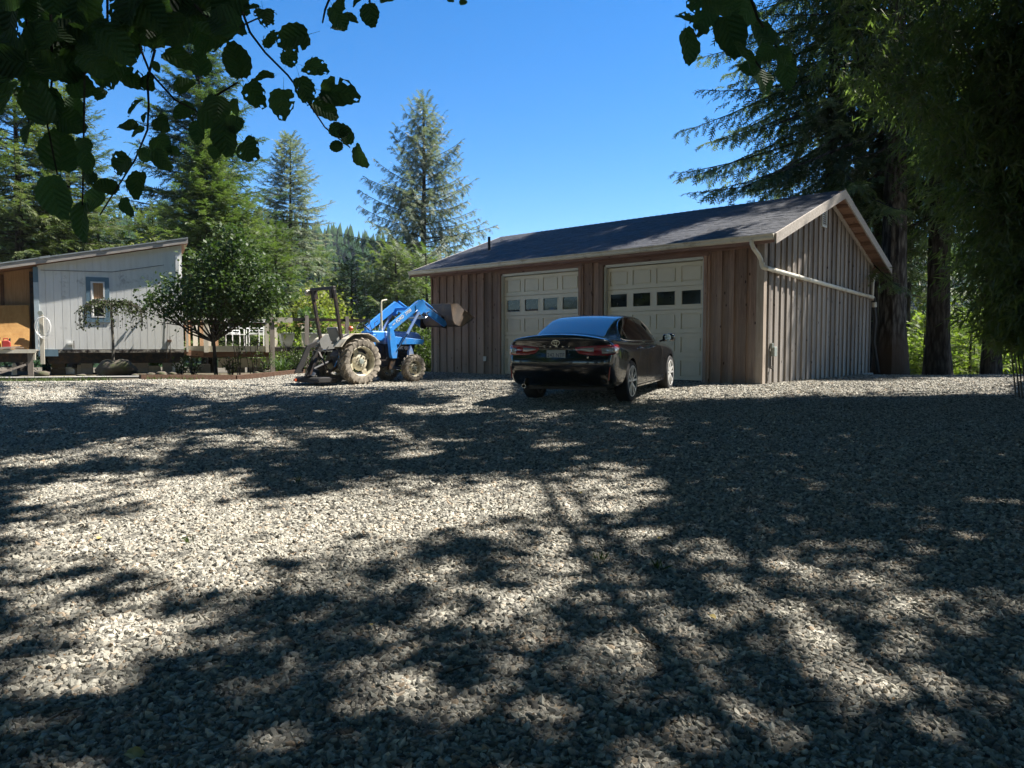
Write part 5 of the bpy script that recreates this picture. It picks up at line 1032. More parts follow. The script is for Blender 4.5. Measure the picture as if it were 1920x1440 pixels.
def blob_leaves(blobs, nclump, perclump, leaf, r, spread=.28, down=0.2):
    vol = np.array([b[3] * b[4] * b[5] for b in blobs]) ** .66; pick = r.choice(len(blobs), nclump, p=vol / vol.sum()); B = np.array(blobs)[pick]
    d = r.normal(0, 1, (nclump, 3)); d /= np.linalg.norm(d, axis=1, keepdims=True); rr_ = r.uniform(.55, 1.08, (nclump, 1)); c = B[:, :3] + d * rr_ * B[:, 3:6]
    pos = np.repeat(c, perclump, 0) + r.normal(0, spread, (nclump * perclump, 3)); fwd = np.repeat(d, perclump, 0) + r.normal(0, .8, pos.shape) + np.array([0, 0, -down]); up = r.normal(0, .6, pos.shape) + np.array([0, 0, 1]); return pos, fwd, up, leaf * r.uniform(.6, 1.3, len(pos))
def broadleaf(name, label, cat, x, y, blobs, nclump, per, leaf, fol, seed, trunk=None, group=None, base=None, spread=.28, limbs=True, tr=.08, bark='bark2', tmpl=None):
    r = np.random.default_rng(seed); root = empty(name, (x, y, (g(x, y) if base is None else base) - .03), 0, label, cat, group)
    pos, fwd, up, sc = blob_leaves(blobs, nclump, per, leaf, r, spread); T = tmpl or LEAF2; V, F = scatter(T[0], T[1], pos, fwd, up, sc)
    link_mesh('crown', np_mesh('crown', V, F), FOL[fol], root)
    if limbs:
        tk = trunk or [(0, 0, 0), (.05, 0, min(b[2] for b in blobs) * .6)]; top = Vector(tk[-1]); trunk_mesh('trunk', tk, [tr * (1 - .4 * k / len(tk)) for k in range(len(tk))], MAT[bark], root, 9)
        mb = MB()
        for b in blobs:
            e = Vector(b[:3]); mid = top.lerp(e, .5) + Vector(r.normal(0, .08, 3)) + Vector((0, 0, -.1)); mb.tube([top, mid, e], [tr * .55, tr * .35, tr * .12], 6)
            for k in range(5): q = e + Vector(r.normal(0, 1, 3)) * Vector(b[3:6]).length * .4; mb.tube([mid, (mid + q) / 2 + Vector(r.normal(0, .06, 3)), q], [tr * .25, tr * .15, tr * .05], 4)
        mb.build('limbs', MAT[bark], root)
    return root

# ---------------------------------------------------------------- trees
def at(u, Y): return P(u, 600, Y)[0]
def Ht(u, v, Y, base=0.0): return P(u, v, Y)[2] - base
GB = 'conifers behind the trailer house and garage'
def back_conifer(label, u, v, Y, rad, z0, nb, seed, fol, **kw):
    x = at(u, Y); b_ = g(x, Y) - .1; return conifer(label, x, Y, Ht(u, v, Y, b_), rad, z0 - b_, nb, seed, fol, group=GB, base=b_, **kw)
back_conifer('tall fir at the far left edge with bare lower trunk', 40, 105, 31, 3.8, 3.9, 120, 11, 'fir', trunk_r=.24, low=-8, high=30, twig=.55, sp=.30, dens=9, prof=lambda t: .55 + .45 * math.sin(min(1, t * 1.6) * 3.1) if t < .6 else 1.1 * (1 - t) ** .6, lean=.0)
back_conifer('second tall fir from the left, its trunk standing behind the house roof', 135, 165, 34, 3.6, 4.2, 115, 12, 'fir', trunk_r=.22, low=-8, high=30, twig=.55, sp=.30, dens=9, prof=lambda t: .95 * (1 - t) ** .55)
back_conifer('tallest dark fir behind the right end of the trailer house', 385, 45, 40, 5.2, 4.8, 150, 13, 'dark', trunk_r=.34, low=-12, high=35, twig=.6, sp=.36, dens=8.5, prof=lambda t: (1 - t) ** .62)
back_conifer('dense bright green young fir rising above the small tree', 395, 250, 30, 3.5, .6, 270, 14, 'fir_y', trunk_r=.16, low=-8, high=45, tip=12, twig=.55, sp=.27, dens=8.5, prof=lambda t: (1 - t) ** .72)
back_conifer('slender airy fir with a visible trunk between the leaves and the spruce', 548, 258, 48, 3.5, 6.4, 115, 15, 'spruce', trunk_r=.22, low=-14, high=38, twig=.5, sp=.34, dens=8, prof=lambda t: (1 - t) ** .7)
back_conifer('tall open blue green spruce with drooping twigs left of the garage', 795, 185, 45, 5.6, 4.9, 96, 16, 'spruce', trunk_r=.30, low=2, high=42, tip=22, twig=.55, sp=.36, dens=8.0, hang=.75, prof=lambda t: (1 - t) ** .80 * (1.0 if t > .06 else .9), cat='spruce')
back_conifer('low broad fir in front of the spruce trunk', 742, 468, 38, 3.6, .2, 80, 17, 'fir', trunk_r=.2, low=-18, high=30, twig=.6, sp=.32, dens=7, hang=.6, prof=lambda t: (1 - t) ** .5)
back_conifer('low fir beside the garage wall behind the loader arms', 800, 470, 36, 2.4, -.5, 55, 18, 'fir_y', trunk_r=.14, low=-12, high=35, twig=.5, sp=.28, dens=8, prof=lambda t: (1 - t) ** .6)
back_conifer('mid height dark fir right of the dense young fir', 468, 385, 36, 3.0, .8, 100, 19, 'fir', trunk_r=.2, low=-14, high=35, twig=.55, sp=.30, dens=7.5, prof=lambda t: (1 - t) ** .6)
back_conifer('rounded green fir above the deck rail', 520, 432, 34, 2.8, .3, 100, 20, 'fir_y', trunk_r=.16, low=-12, high=35, twig=.5, sp=.28, dens=8, prof=lambda t: (1 - t) ** .5)
back_conifer('shaded fir beyond the tractor roll bar', 660, 500, 44, 3.4, .0, 95, 21, 'fir', trunk_r=.2, low=-14, high=35, twig=.55, sp=.32, dens=7, prof=lambda t: (1 - t) ** .55)
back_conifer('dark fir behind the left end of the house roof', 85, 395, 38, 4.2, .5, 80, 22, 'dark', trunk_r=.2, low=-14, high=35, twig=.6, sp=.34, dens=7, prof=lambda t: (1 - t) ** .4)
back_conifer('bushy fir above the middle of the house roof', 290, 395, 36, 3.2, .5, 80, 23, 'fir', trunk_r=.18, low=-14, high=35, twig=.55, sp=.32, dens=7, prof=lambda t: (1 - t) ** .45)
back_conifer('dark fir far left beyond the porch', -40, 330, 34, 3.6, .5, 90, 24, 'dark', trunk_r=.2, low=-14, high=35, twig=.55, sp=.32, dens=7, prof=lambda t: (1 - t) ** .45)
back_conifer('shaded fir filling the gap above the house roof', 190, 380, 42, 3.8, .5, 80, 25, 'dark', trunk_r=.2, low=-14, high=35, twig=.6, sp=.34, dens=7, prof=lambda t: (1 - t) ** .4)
back_conifer('distant pale fir in the dip left of the spruce', 600, 475, 58, 4.4, -1.5, 95, 26, 'fir', trunk_r=.2, low=-14, high=35, twig=.6, sp=.42, dens=5.5, prof=lambda t: (1 - t) ** .5)
x = at(602, 33); broadleaf('broadleaf_tree', 'round olive yellow broadleaf tree behind the tractor roll bar', 'tree', x, 33, [(-.2, 0, 2.4, 1.5, 1.4, 1.3), (.9, .2, 1.7, 1.1, 1.2, 1.0), (-1.0, -.2, 1.3, 1.0, 1.0, .9), (.0, -.3, 3.4, .9, .9, .8)], 420, 26, .17, 'olive', 31)
x = at(660, 31); broadleaf('leafy_bush', 'yellow green bush behind the tractor bonnet', 'bush', x, 31, [(0, 0, .9, 1.2, 1, .9), (1.2, .3, .8, 1.0, .8, .9)], 170, 24, .15, 'olive', 32, tr=.03)
x = at(770, 29); broadleaf('leafy_bush', 'dark green bush between tractor and garage wall', 'bush', x, 29, [(0, 0, .9, 1.5, 1, 1.1), (-1.6, .3, .7, 1.2, .8, .9), (.9, 0, .5, .8, .8, .7)], 300, 24, .14, 'shrub', 33, tr=.03)
x = at(548, 27); broadleaf('leafy_bush', 'bright lime bush behind the deck planters', 'bush', x, 27, [(0, 0, 1.0, 1.0, .8, .75), (1.3, .3, 1.1, .8, .6, .6)], 110, 22, .13, 'lime', 34, tr=.03)
x = at(250, 30); broadleaf('flowering_bush', 'bush with dry pinkish seed heads above the house roof', 'bush', x, 30, [(0, 0, 4.6, 1.0, .8, .5), (1.4, .3, 4.9, 1.2, .8, .5)], 90, 22, .12, 'pinkish', 35, tr=.05)
x = at(300, 31); broadleaf('broadleaf_tree', 'light green tree just above the ridge of the trailer house', 'tree', x, 31.5, [(0, 0, 5.2, 1.6, 1, .9), (-2.2, .3, 4.6, 1.2, .8, .8)], 170, 24, .15, 'olive', 36, tr=.07)

# maple in front of the deck, weeping tree, planter, shrubs
mx_, my_ = hrel(4.75, -1.1)[:2]; mx_, my_ = P(405, 690, 21.6)[0], 21.6
broadleaf('maple_tree', 'small dark green maple with several stems in front of the deck', 'tree', mx_, my_,
    [(-.85, .1, 2.45, .75, .6, .22), (.1, 0, 2.65, .95, .8, .34), (1.0, .1, 2.35, .85, .7, .34), (-.1, -.2, 2.15, .95, .7, .24), (.5, 0, 3.1, .6, .5, .25), (-.3, .1, 2.98, .5, .4, .2), (1.5, 0, 2.75, .5, .45, .24), (-1.65, 0, 2.3, .5, .4, .12), (-1.35, -.1, 1.95, .5, .4, .12), (.5, -.1, 1.8, .8, .5, .2), (1.15, 0, 1.95, .65, .5, .24), (-.75, -.1, 1.82, .5, .4, .14), (.1, 0, 3.55, .5, .5, .22), (.75, 0, 3.7, .4, .4, .22), (.4, 0, 4.1, .35, .3, .2), (1.35, 0, 3.25, .5, .4, .2), (-.3, 0, 3.3, .45, .4, .18), (1.85, .1, 2.35, .4, .35, .18), (-1.95, 0, 2.1, .3, .3, .08), (-1.2, 0, 2.75, .35, .3, .12)],
    520, 15, .12, 'maple', 41, trunk=[(0, 0, 0), (-.02, 0, .5), (-.05, 0, 1.0)], tr=.06, spread=.19, bark='bark2')
for k, (dx, tx_, tz_) in enumerate(((0.05, .75, 1.6), (-.02, -.35, 1.7), (.0, .25, 1.9))):
    pass
wx, wy = P(210, 600, 20.6)[0], 20.6
wt = empty('weeping_tree', (wx, wy, 0), 0, 'small weeping tree with a thin pale trunk in front of the blue trimmed window', 'tree')
trunk_mesh('trunk', [(0, 0, .3), (.01, 0, 1.0), (-.015, 0, 1.7), (0, 0, 1.95)], [.045, .038, .034, .03], MAT['bark3'], wt, 8)
mb = MB(); r = np.random.default_rng(5); P_, Fw, Up, S = [], [], [], []
for k in range(64):
    a = k * 2.4; L = r.uniform(.45, .98); pts = []
    for s_ in np.linspace(0, 1, 9): pts.append((L * math.cos(a) * math.sin(min(1.35, s_ * 1.75)) * 1.0, L * .75 * math.sin(a) * math.sin(min(1.35, s_ * 1.75)), 1.93 + .22 * math.sin(s_ * 2.6) - (L * .62) * s_ ** 2.2 - (.18 * s_ if L > .8 else 0)))
    mb.tube(pts, [.012 * (1 - .7 * q / 8) for q in range(9)], 4, cap=False)
    for q in range(22 if L > .6 else 16):
        s_ = r.uniform(.15, 1); i = int(s_ * 7.99); p = np.array(pts[i]) * (1 - (s_ * 8 - i)) + np.array(pts[min(8, i + 1)]) * (s_ * 8 - i); P_.append(p + r.normal(0, .03, 3)); Fw.append(r.normal(0, .5, 3) + np.array([0, 0, -.6])); Up.append(r.normal(0, 1, 3)); S.append(r.uniform(.05, .10))
mb.build('branches', MAT['bark2'], wt); V, F = scatter(LEAF2[0], LEAF2[1], np.array(P_), np.array(Fw), np.array(Up), np.array(S)); link_mesh('crown', np_mesh('crown', V, F), FOL['weep'], wt)
def rock(name, x, y, sx, sy, sz, seed, mat, label, cat='stone', z=None, sub=3, group=None):
    bm = bmesh.new(); bmesh.ops.create_icosphere(bm, subdivisions=sub, radius=1); rr = Vector((seed * 3.1, seed, 0))
    for v in bm.verts:
        d = noise.noise(v.co * 1.1 + rr) * .35 + noise.noise(v.co * 3 + rr) * .12; q = max(abs(v.co.x), abs(v.co.y), abs(v.co.z)); v.co = v.co * (.75 + .25 / max(q, .5)) * (1 + d); v.co = Vector((v.co.x * sx, v.co.y * sy, v.co.z * sz))
    me = bpy.data.meshes.new(name); bm.to_mesh(me); bm.free(); o = link_mesh(name, me, MAT[mat], None, True); o.location = (x, y, (g(x, y) if z is None else z) + sz * .55); tag(o, label, cat, group); return o
rock('stone_planter', wx + .02, wy + .1, .52, .36, .30, 4, 'stone', 'large rough brown stone block at the foot of the weeping tree', 'stone')
for k, (u, Y, s_) in enumerate(((150, 18.9, .09), (172, 19.0, .06), (250, 19.2, .07), (300, 19.6, .11), (320, 19.9, .08), (75, 19.6, .14), (480, 21.3, .08), (500, 21.4, .10), (522, 21.5, .07), (280, 19.8, .07))):
    x = at(u, Y); rock('stone', x, Y, s_ * 1.4, s_, s_ * .7, k + 9, 'stone', ('flat stone on the bed edge left of the stone block', 'small stone beside the flat one left of the stone block', 'stone right of the large stone block', 'rounded stone below the right corner of the house', 'smaller stone next to the rounded one by the house corner', 'stone pad under the porch corner post', 'stone among the bare shrubs', 'biggest stone between the shrubs and the tall deck post', 'small stone by the sword leaved plant', 'low stone near the house pier')[k], 'stone', sub=2, group='edging stones')
def stem_shrub(label, x, y, n, h, fol, seed, leafn=0, leaf=.05, spread=.3, name='shrub'):
    r = np.random.default_rng(seed); root = empty(name, (x, y, g(x, y) - .02), 0, label, 'shrub'); mb = MB(); P_, Fw, Up, S = [], [], [], []
    for k in range(n):
        a = r.uniform(0, 6.28); d = r.uniform(.05, spread); hh_ = h * r.uniform(.5, 1.05); pts = [(d * .3 * math.cos(a), d * .3 * math.sin(a), 0), (d * .7 * math.cos(a) + r.normal(0, .03), d * .7 * math.sin(a), hh_ * .5), (d * 1.3 * math.cos(a) + r.normal(0, .06), d * 1.3 * math.sin(a), hh_)]; mb.tube(pts, [.014, .010, .004], 4)
        for q in range(leafn): s_ = r.uniform(.25, 1); i = 0 if s_ < .5 else 1; p = np.array(pts[i]) * (1 - (s_ * 2 - i)) + np.array(pts[i + 1]) * (s_ * 2 - i); P_.append(p + r.normal(0, .035, 3)); Fw.append(r.normal(0, 1, 3)); Up.append(r.normal(0, 1, 3)); S.append(leaf * r.uniform(.6, 1.3))
    mb.build('stems', MAT['bark2'], root)
    if P_: V, F = scatter(LEAF2[0], LEAF2[1], np.array(P_), np.array(Fw), np.array(Up), np.array(S)); link_mesh('leaves', np_mesh('leaves', V, F), FOL[fol], root)
for k, (u, Y, n_, h_, ln, lab) in enumerate(((360, 21.6, 14, .55, 10, 'low twiggy shrub left of the maple stem'), (432, 21.4, 16, .6, 10, 'low twiggy shrub right of the maple stem'), (448, 21.6, 5, 1.75, 14, 'tall bare stemmed shrub before the garden chairs'), (474, 21.7, 5, 1.85, 14, 'tallest bare stemmed shrub before the white deck post'), (495, 21.5, 12, .8, 10, 'thin shrub at the foot of the tall deck post'), (335, 21.0, 10, .5, 14, 'dark shrub under the right corner of the house'), (548, 22.2, 26, .95, 26, 'dense dark shrub below the planters'), (590, 23.0, 26, .95, 26, 'dense dark shrub behind the mower'), (620, 23.6, 20, .8, 26, 'dark shrub behind the rear tractor wheel'))):
    stem_shrub(lab, at(u, Y), Y, n_, h_, 'shrub', 60 + k, ln, .07, .28 if n_ < 20 else .45)
# sword leaved clump
root = empty('sword_leaf_plant', (at(528, 21.6), 21.6, g(at(528, 21.6), 21.6) - .02), 0, 'clump of long sword shaped leaves beside the deck post', 'plant'); r = np.random.default_rng(8); nl = 90
for kk in range(nl):
    a = r.uniform(0, 6.28); e = r.uniform(.7, 1.45); L = r.uniform(.45, .85); pts = []
    wv = .018; vs = []
    for s_ in np.linspace(0, 1, 5): ee = e - s_ * s_ * r.uniform(.2, .9); pts.append(Vector((math.cos(a) * math.cos(ee) * L * s_, math.sin(a) * math.cos(ee) * L * s_, math.sin(ee) * L * s_)))
    sd_ = Vector((-math.sin(a), math.cos(a), 0))
    for i, p in enumerate(pts): w_ = wv * (1 - (i / 4) ** 2) + .001; vs += [p + sd_ * w_, p - sd_ * w_]
    MB().add(vs, [(2 * i, 2 * i + 1, 2 * i + 3, 2 * i + 2) for i in range(4)]).build('leaf', FOL['iris'], root)
# plants in planters
for k, pc in enumerate(PLANTERS):
    r = np.random.default_rng(90 + k); root = empty('potted_plant', tuple(pc.location + Vector((0, 0, .42))), 0, ('leafy yellow green plant growing in the left planter', 'broad leaved green plant growing in the middle planter', 'low plant growing in the planter behind the tractor seat')[k], 'plant')
    pos, fwd, up, sc = blob_leaves([(0, 0, .35, .32, .3, .4)], 30, 8, .16, r, .08); V, F = scatter(LEAF2[0], LEAF2[1], pos, fwd, up, sc); link_mesh('leaves', np_mesh('leaves', V, F), FOL['lime' if k != 1 else 'iris'], root)
    MB().tube([(0, 0, 0), (.02, 0, .35)], .012, 5).tube([(0, 0, 0), (-.15, 0, .5)], .008, 5).build('stem', MAT['bark2'], root)
# grass tufts along the edge of the bed
r = np.random.default_rng(77); n_ = 5200; gx = r.uniform(-13.5, -6.2, n_); gy = gravel_edge(gx) + r.uniform(-.25, 1.3, n_) ** 1.0; keep = np.array([noise.noise(Vector((a * .9, b_ * .9, 0))) > -.05 for a, b_ in zip(gx, gy)]); gx, gy = gx[keep], gy[keep]
V, F = scatter(BLADE[0], BLADE[1], np.stack([gx, gy, gz(gx, gy) - .03], -1), r.normal(0, .5, (len(gx), 3)) + np.array([0, 0, 1]), r.normal(0, 1, (len(gx), 3)), r.uniform(.05, .16, len(gx)))
o = link_mesh('grass', np_mesh('grass', V, F), FOL['shrub']); tag(o, 'sparse grass along the edge of the planting bed', 'grass', kind='stuff')

# right side: firs by the garage
def fir_right(label, u, Y, H, rad, z0, nb, seed, tr, **kw):
    x = at(u, Y); return conifer(label, x, Y, H, rad, z0, nb, seed, kw.pop('fol', 'fir'), trunk_r=tr, bark=kw.pop('bark','bark2'), trough=.10, group='big firs at the right end of the garage', prof=kw.pop('prof', lambda t: 1.0 - .6 * t), lf=kw.pop('lf', lambda a, h, L: L * (.42 if math.sin(a) < -.15 else 1)), **kw)
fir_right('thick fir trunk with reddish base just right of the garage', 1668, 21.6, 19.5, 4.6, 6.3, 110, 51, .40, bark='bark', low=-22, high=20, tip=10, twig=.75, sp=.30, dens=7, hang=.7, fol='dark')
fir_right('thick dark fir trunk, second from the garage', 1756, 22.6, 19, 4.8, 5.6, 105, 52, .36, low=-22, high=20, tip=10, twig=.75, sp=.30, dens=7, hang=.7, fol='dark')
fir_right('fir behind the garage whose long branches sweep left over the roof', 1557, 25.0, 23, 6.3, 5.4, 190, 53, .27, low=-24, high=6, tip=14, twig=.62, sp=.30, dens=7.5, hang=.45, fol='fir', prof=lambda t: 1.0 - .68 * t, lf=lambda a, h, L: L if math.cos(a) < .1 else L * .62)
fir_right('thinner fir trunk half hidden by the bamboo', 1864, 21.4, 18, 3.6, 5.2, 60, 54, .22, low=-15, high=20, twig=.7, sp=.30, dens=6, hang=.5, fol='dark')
fir_right('fir added out of view behind the bamboo to dapple the gable wall', 2110, 22.0, 18, 3.0, 8.0, 90, 56, .25, low=-12, high=20, twig=.6, sp=.30, dens=6, hang=.5, fol='fir')  # unseen fir, put in to cast shade on the gable wall
fir_right('fir added out of view nearer the yard to dapple the front of the gable wall', 2090, 20.6, 20, 2.7, 11.5, 70, 57, .22, low=-12, high=20, twig=.6, sp=.30, dens=6, hang=.5, fol='fir')  # another unseen fir, its high crown added to shade the wall's near end
fir_right('dark slim trunk squeezed between the garage corner and the reddish trunk', 1640, 23.4, 17, 3.0, 6.6, 50, 55, .15, low=-15, high=20, twig=.6, sp=.28, dens=6, hang=.5, fol='dark')
GU = 'sunlit understory beyond the firs'
for k, (u, Y, rx, rz_, cz, fol_, lab) in enumerate(((1712, 27, 1.2, 1.4, .8, 'lime', 'sunlit lime green bush seen between the first two fir trunks'), (1800, 27.5, 1.5, 1.6, .9, 'lime', 'sunlit lime green bush right of the second fir trunk'), (1850, 30, 1.9, 2.0, 1.2, 'lime', 'tall sunlit bush behind the lime bushes'), (1900, 26.5, 1.2, 1.2, .5, 'lime', 'sunlit bush behind the base of the bamboo'), (1725, 34, 2.0, 2.0, 2.0, 'olive', 'olive green tree behind the gap in the firs'), (1960, 29, 2.2, 2.6, 1.4, 'olive', 'olive bush at the right edge behind the bamboo'), (1780, 38, 2.2, 1.6, 1.0, 'olive', 'further olive bush below the hill on the right'))):
    x = at(u, Y); broadleaf('understory_bush', lab, 'bush', x, Y, [(0, 0, cz, rx, 1.2, rz_), (-rx * .6, .3, cz - .6, rx * .8, 1, rz_ * .7), (rx * .7, -.2, cz - .5, rx * .7, 1, rz_ * .7)], 330, 22, .17, fol_, 70 + k, group=GU, tr=.05, base=-.9)
conifer('small backlit fir sapling between the fir trunks', at(1735, 25.4), 25.4, 2.2, 1.3, .2, 40, 58, 'lime', trunk_r=.04, low=-5, high=35, twig=.5, sp=.22, dens=8, base=-.4)
conifer('small backlit fir sapling right of the second trunk', at(1822, 25.0), 25.0, 2.6, 1.4, .2, 44, 59, 'lime', trunk_r=.04, low=-8, high=35, twig=.5, sp=.22, dens=8, base=-.6)
conifer('darker fir behind the understory at the right', at(1905, 36), 36, 12, 4.0, .5, 90, 60, 'fir', trunk_r=.2, low=-14, high=30, twig=.6, sp=.34, dens=6.5, base=-2)
conifer('fir behind the two thick trunks', at(1700, 33), 33, 15, 3.8, 4.6, 80, 61, 'fir', trunk_r=.22, low=-16, high=30, twig=.6, sp=.34, dens=6.5, hang=.4, base=-1.5)
conifer('far fir seen through the branches above the garage ridge', at(1450, 42), 42, 5.2, 2.6, .6, 60, 62, 'fir', trunk_r=.18, low=-14, high=30, twig=.6, sp=.34, dens=6.5, base=-2)

# bamboo
def bamboo(label, x, y, nc_, H, leafn, seed, bias, rad=.7, clip=None):
    r = np.random.default_rng(seed); zb = g(x, y) - .05; root = empty('bamboo', (x, y, zb), 0, label, 'bamboo', 'bamboo along the right edge of the yard'); P_, Fw, Up, S = [], [], [], []; tw = MB()
    for k in range(nc_):
        a = r.uniform(0, 6.28); d = rad * math.sqrt(r.random()); b0 = np.array([.42 * d * math.cos(a), .42 * d * math.sin(a), 0]); hh_ = H * r.uniform(.72, 1.05); ln = np.array([bias[0] + r.normal(0, .16), bias[1] + r.normal(0, .16)]); pts = []
        for s_ in np.linspace(0, 1, 13): pts.append((b0[0] + ln[0] * hh_ * s_ ** 2.4 + d * .9 * math.cos(a) * s_, b0[1] + ln[1] * hh_ * s_ ** 2.4 + d * .9 * math.sin(a) * s_, hh_ * (s_ - .12 * s_ ** 4)))
        MB().tube(pts, [.013 * (1 - .75 * q / 12) for q in range(13)], 6).build('culm', MAT['bark3'] if k % 3 else FOL['iris'], root, smooth=True); pts = np.array(pts)
        for q in range(leafn):
            s_ = 1 - (1 - .14) * r.random() ** .85; i = min(11, int(s_ * 12)); p = pts[i] * (1 - (s_ * 12 - i)) + pts[i + 1] * (s_ * 12 - i); aa = r.uniform(0, 6.28); out = r.uniform(.1, .95) * (1.1 - .5 * s_); e = p + np.array([math.cos(aa) * out, math.sin(aa) * out, .25 * out - .45 * out * out])
            if q % 6 == 0: tw.tube([tuple(p), tuple((p + e) / 2 + np.array([0, 0, .08])), tuple(e)], [.004, .003, .002], 3, cap=False)
            nf = 9; P_.append(np.repeat(e[None], nf, 0) + r.normal(0, .07, (nf, 3))); Fw.append(r.normal(0, .55, (nf, 3)) + np.array([math.cos(aa) * .5, math.sin(aa) * .5, -.75])); Up.append(r.normal(0, 1, (nf, 3))); S.append(r.uniform(.12, .26, nf))
    P_ = np.concatenate(P_); Fw = np.concatenate(Fw); Up = np.concatenate(Up); S = np.concatenate(S)
    if clip is not None: k_ = clip(P_ + np.array([x, y, zb])); P_, Fw, Up, S = P_[k_], Fw[k_], Up[k_], S[k_]
    V, F = scatter(BLADE[0], BLADE[1], P_, Fw, Up, S); link_mesh('foliage', np_mesh('foliage', V, F), FOL['bamboo'], root); tw.build('twigs', MAT['bark3'], root)
bamboo('tall bamboo clump at the right edge of the photo, arching left', 8.9, 12.1, 36, 8.8, 250, 81, (-.15, -.07), 1.0, lambda p: (p[:, 2] > 2.9 - (p[:, 0] - 6.5) * 1.35 + .35 * np.sin(p[:, 0] * 9)) & (p[:, 1] < 12.9 + .1 * p[:, 2]))
bamboo('nearer bamboo clump arching in from outside the right edge', 10.2, 10.2, 30, 9.0, 210, 82, (-.12, .03), 1.0)
bamboo('bamboo clump out at the right beside the yard', 9.2, 7.0, 24, 8.0, 150, 83, (-.06, .0), .9)

# unseen firs added behind and beside the viewpoint to block sky light
srcs = [o for o in scene.objects if o.parent is None and o.get('category') == 'conifer' and o.get('group') == GB]
src_a = srcs[2]; src_b = srcs[3]; rr2 = random.Random(12); ring = []
for k in range(9): ring.append((-19 + k * 5.0 + rr2.uniform(-1, 1), -8.5 - rr2.uniform(0, 4) - .25 * (k - 4) ** 2 * -.3, 'behind the viewpoint'))
for k in range(3): ring.append((16.5 + rr2.uniform(0, 2), -3 + k * 4.2, 'beyond the near bamboo on the right'))
for k in range(4): ring.append((-17 - rr2.uniform(0, 4), -2 + k * 4.5, 'along the left side of the yard'))
for k, (x, y, w_) in enumerate(ring):
    c = copy_tree(src_a if k % 3 else src_b); c.location = (x, y, g(x, y) - .2); c.rotation_euler = (0, 0, rr2.uniform(0, 6.28)); q = rr2.uniform(.85, 1.1) * (1.0 if k % 3 else 1.7); 
    if 9 <= k < 12: q *= .75
    c.scale = (q, q, q); c['label'] = ('dense fir added out of view, number %d ' % (k + 1 if k < 9 else k - 8 if k < 12 else k - 11)) + w_; c['group'] = 'unseen firs added round the clearing'
# ---------------------------------------------------------------- shade trees overhead (unseen crowns above the view, leaves placed to cast the LIT dapples) and the leaves that hang into it
LIT = {705: [(0, 1900, .6)], 712: [(0, 150, .5), (150, 940, .6), (1260, 1900, .95)], 720: [(0, 300, .6), (300, 550, .85), (560, 700, .35), (700, 960, .7), (1200, 1900, .95)], 735: [(0, 160, .9), (200, 560, .5), (560, 700, .5), (780, 960, .6), (1180, 1620, .95), (1620, 1900, .75)],
 748: [(0, 150, .9), (150, 250, .2), (380, 450, .7), (850, 960, .8), (1180, 1480, .7)], 757: [(0, 60, .6), (820, 950, .6), (1180, 1300, .3)], 766: [(150, 235, .7), (300, 400, .12), (450, 490, .5), (730, 930, .75), (1050, 1150, .2)], 780: [(320, 400, .2), (960, 1060, .3)], 800: [(700, 760, .25), (1140, 1270, .3)], 815: [(300, 620, .4), (530, 780, .5), (960, 1040, .2)],
 825: [(200, 560, .5), (720, 870, .45)], 836: [(150, 560, .4), (980, 1100, .35)], 850: [(90, 180, .6), (180, 310, .4), (720, 860, .6)], 865: [(0, 160, .95), (230, 300, .5), (560, 640, .15)], 880: [(0, 40, .9), (1030, 1190, .35)], 893: [(130, 300, .4), (350, 470, .5), (720, 960, .3), (980, 1200, .5)], 906: [(100, 470, .85), (620, 960, .45), (960, 1240, .65)],
 920: [(50, 480, .85), (640, 1210, .85)], 940: [(20, 1240, .8)], 960: [(250, 1200, .97)], 980: [(0, 940, .97), (1000, 1080, .4)], 1000: [(0, 780, 1), (780, 960, .8), (970, 1090, .9), (1100, 1240, .3)], 1020: [(0, 620, 1), (620, 780, .6), (1000, 1090, .8), (1250, 1350, .6)], 1045: [(0, 560, .97), (560, 800, .5), (960, 1150, .6), (1280, 1400, .8)], 1070: [(0, 200, .4), (250, 620, .85), (760, 960, .5), (970, 1130, .75), (1430, 1550, .8)],
 1100: [(0, 150, .85), (250, 470, .85), (470, 700, .3), (760, 900, .55), (1540, 1700, .75)], 1120: [(0, 90, .8), (330, 490, .85), (960, 1150, .6), (1590, 1720, .85), (1850, 1920, .8)], 1150: [(80, 330, .85), (500, 700, .25), (750, 1000, .45), (1250, 1370, .9), (1650, 1800, .85)], 1180: [(60, 400, .85), (900, 1250, .5), (1290, 1350, .9), (1430, 1700, .5), (1780, 1920, .5)], 1210: [(60, 330, .85), (350, 450, .5), (1150, 1240, .85), (1480, 1600, .85), (1830, 1920, .6)],
 1240: [(50, 330, .65), (1100, 1230, .7), (1500, 1650, .95), (1850, 1900, .5)], 1265: [(0, 230, .65), (250, 320, .5), (560, 700, .25), (1540, 1750, .95)], 1290: [(0, 200, .3), (700, 900, .5), (1100, 1250, .4), (1580, 1900, .85)], 1320: [(0, 60, .8), (800, 1000, .5), (1370, 1500, .4), (1650, 1860, .8)], 1345: [(0, 30, .7), (900, 1050, .45), (1350, 1520, .65)], 1370: [(1360, 1500, .5)], 1395: [], 1440: []}
LV = sorted(LIT)
def row_lit(v, u):
    s = np.zeros_like(u)
    for a, b_, i_ in LIT[v]: s = np.maximum(s, i_ * np.clip((u - a + 12) / 24, 0, 1) * np.clip((b_ + 12 - u) / 24, 0, 1))
    return s
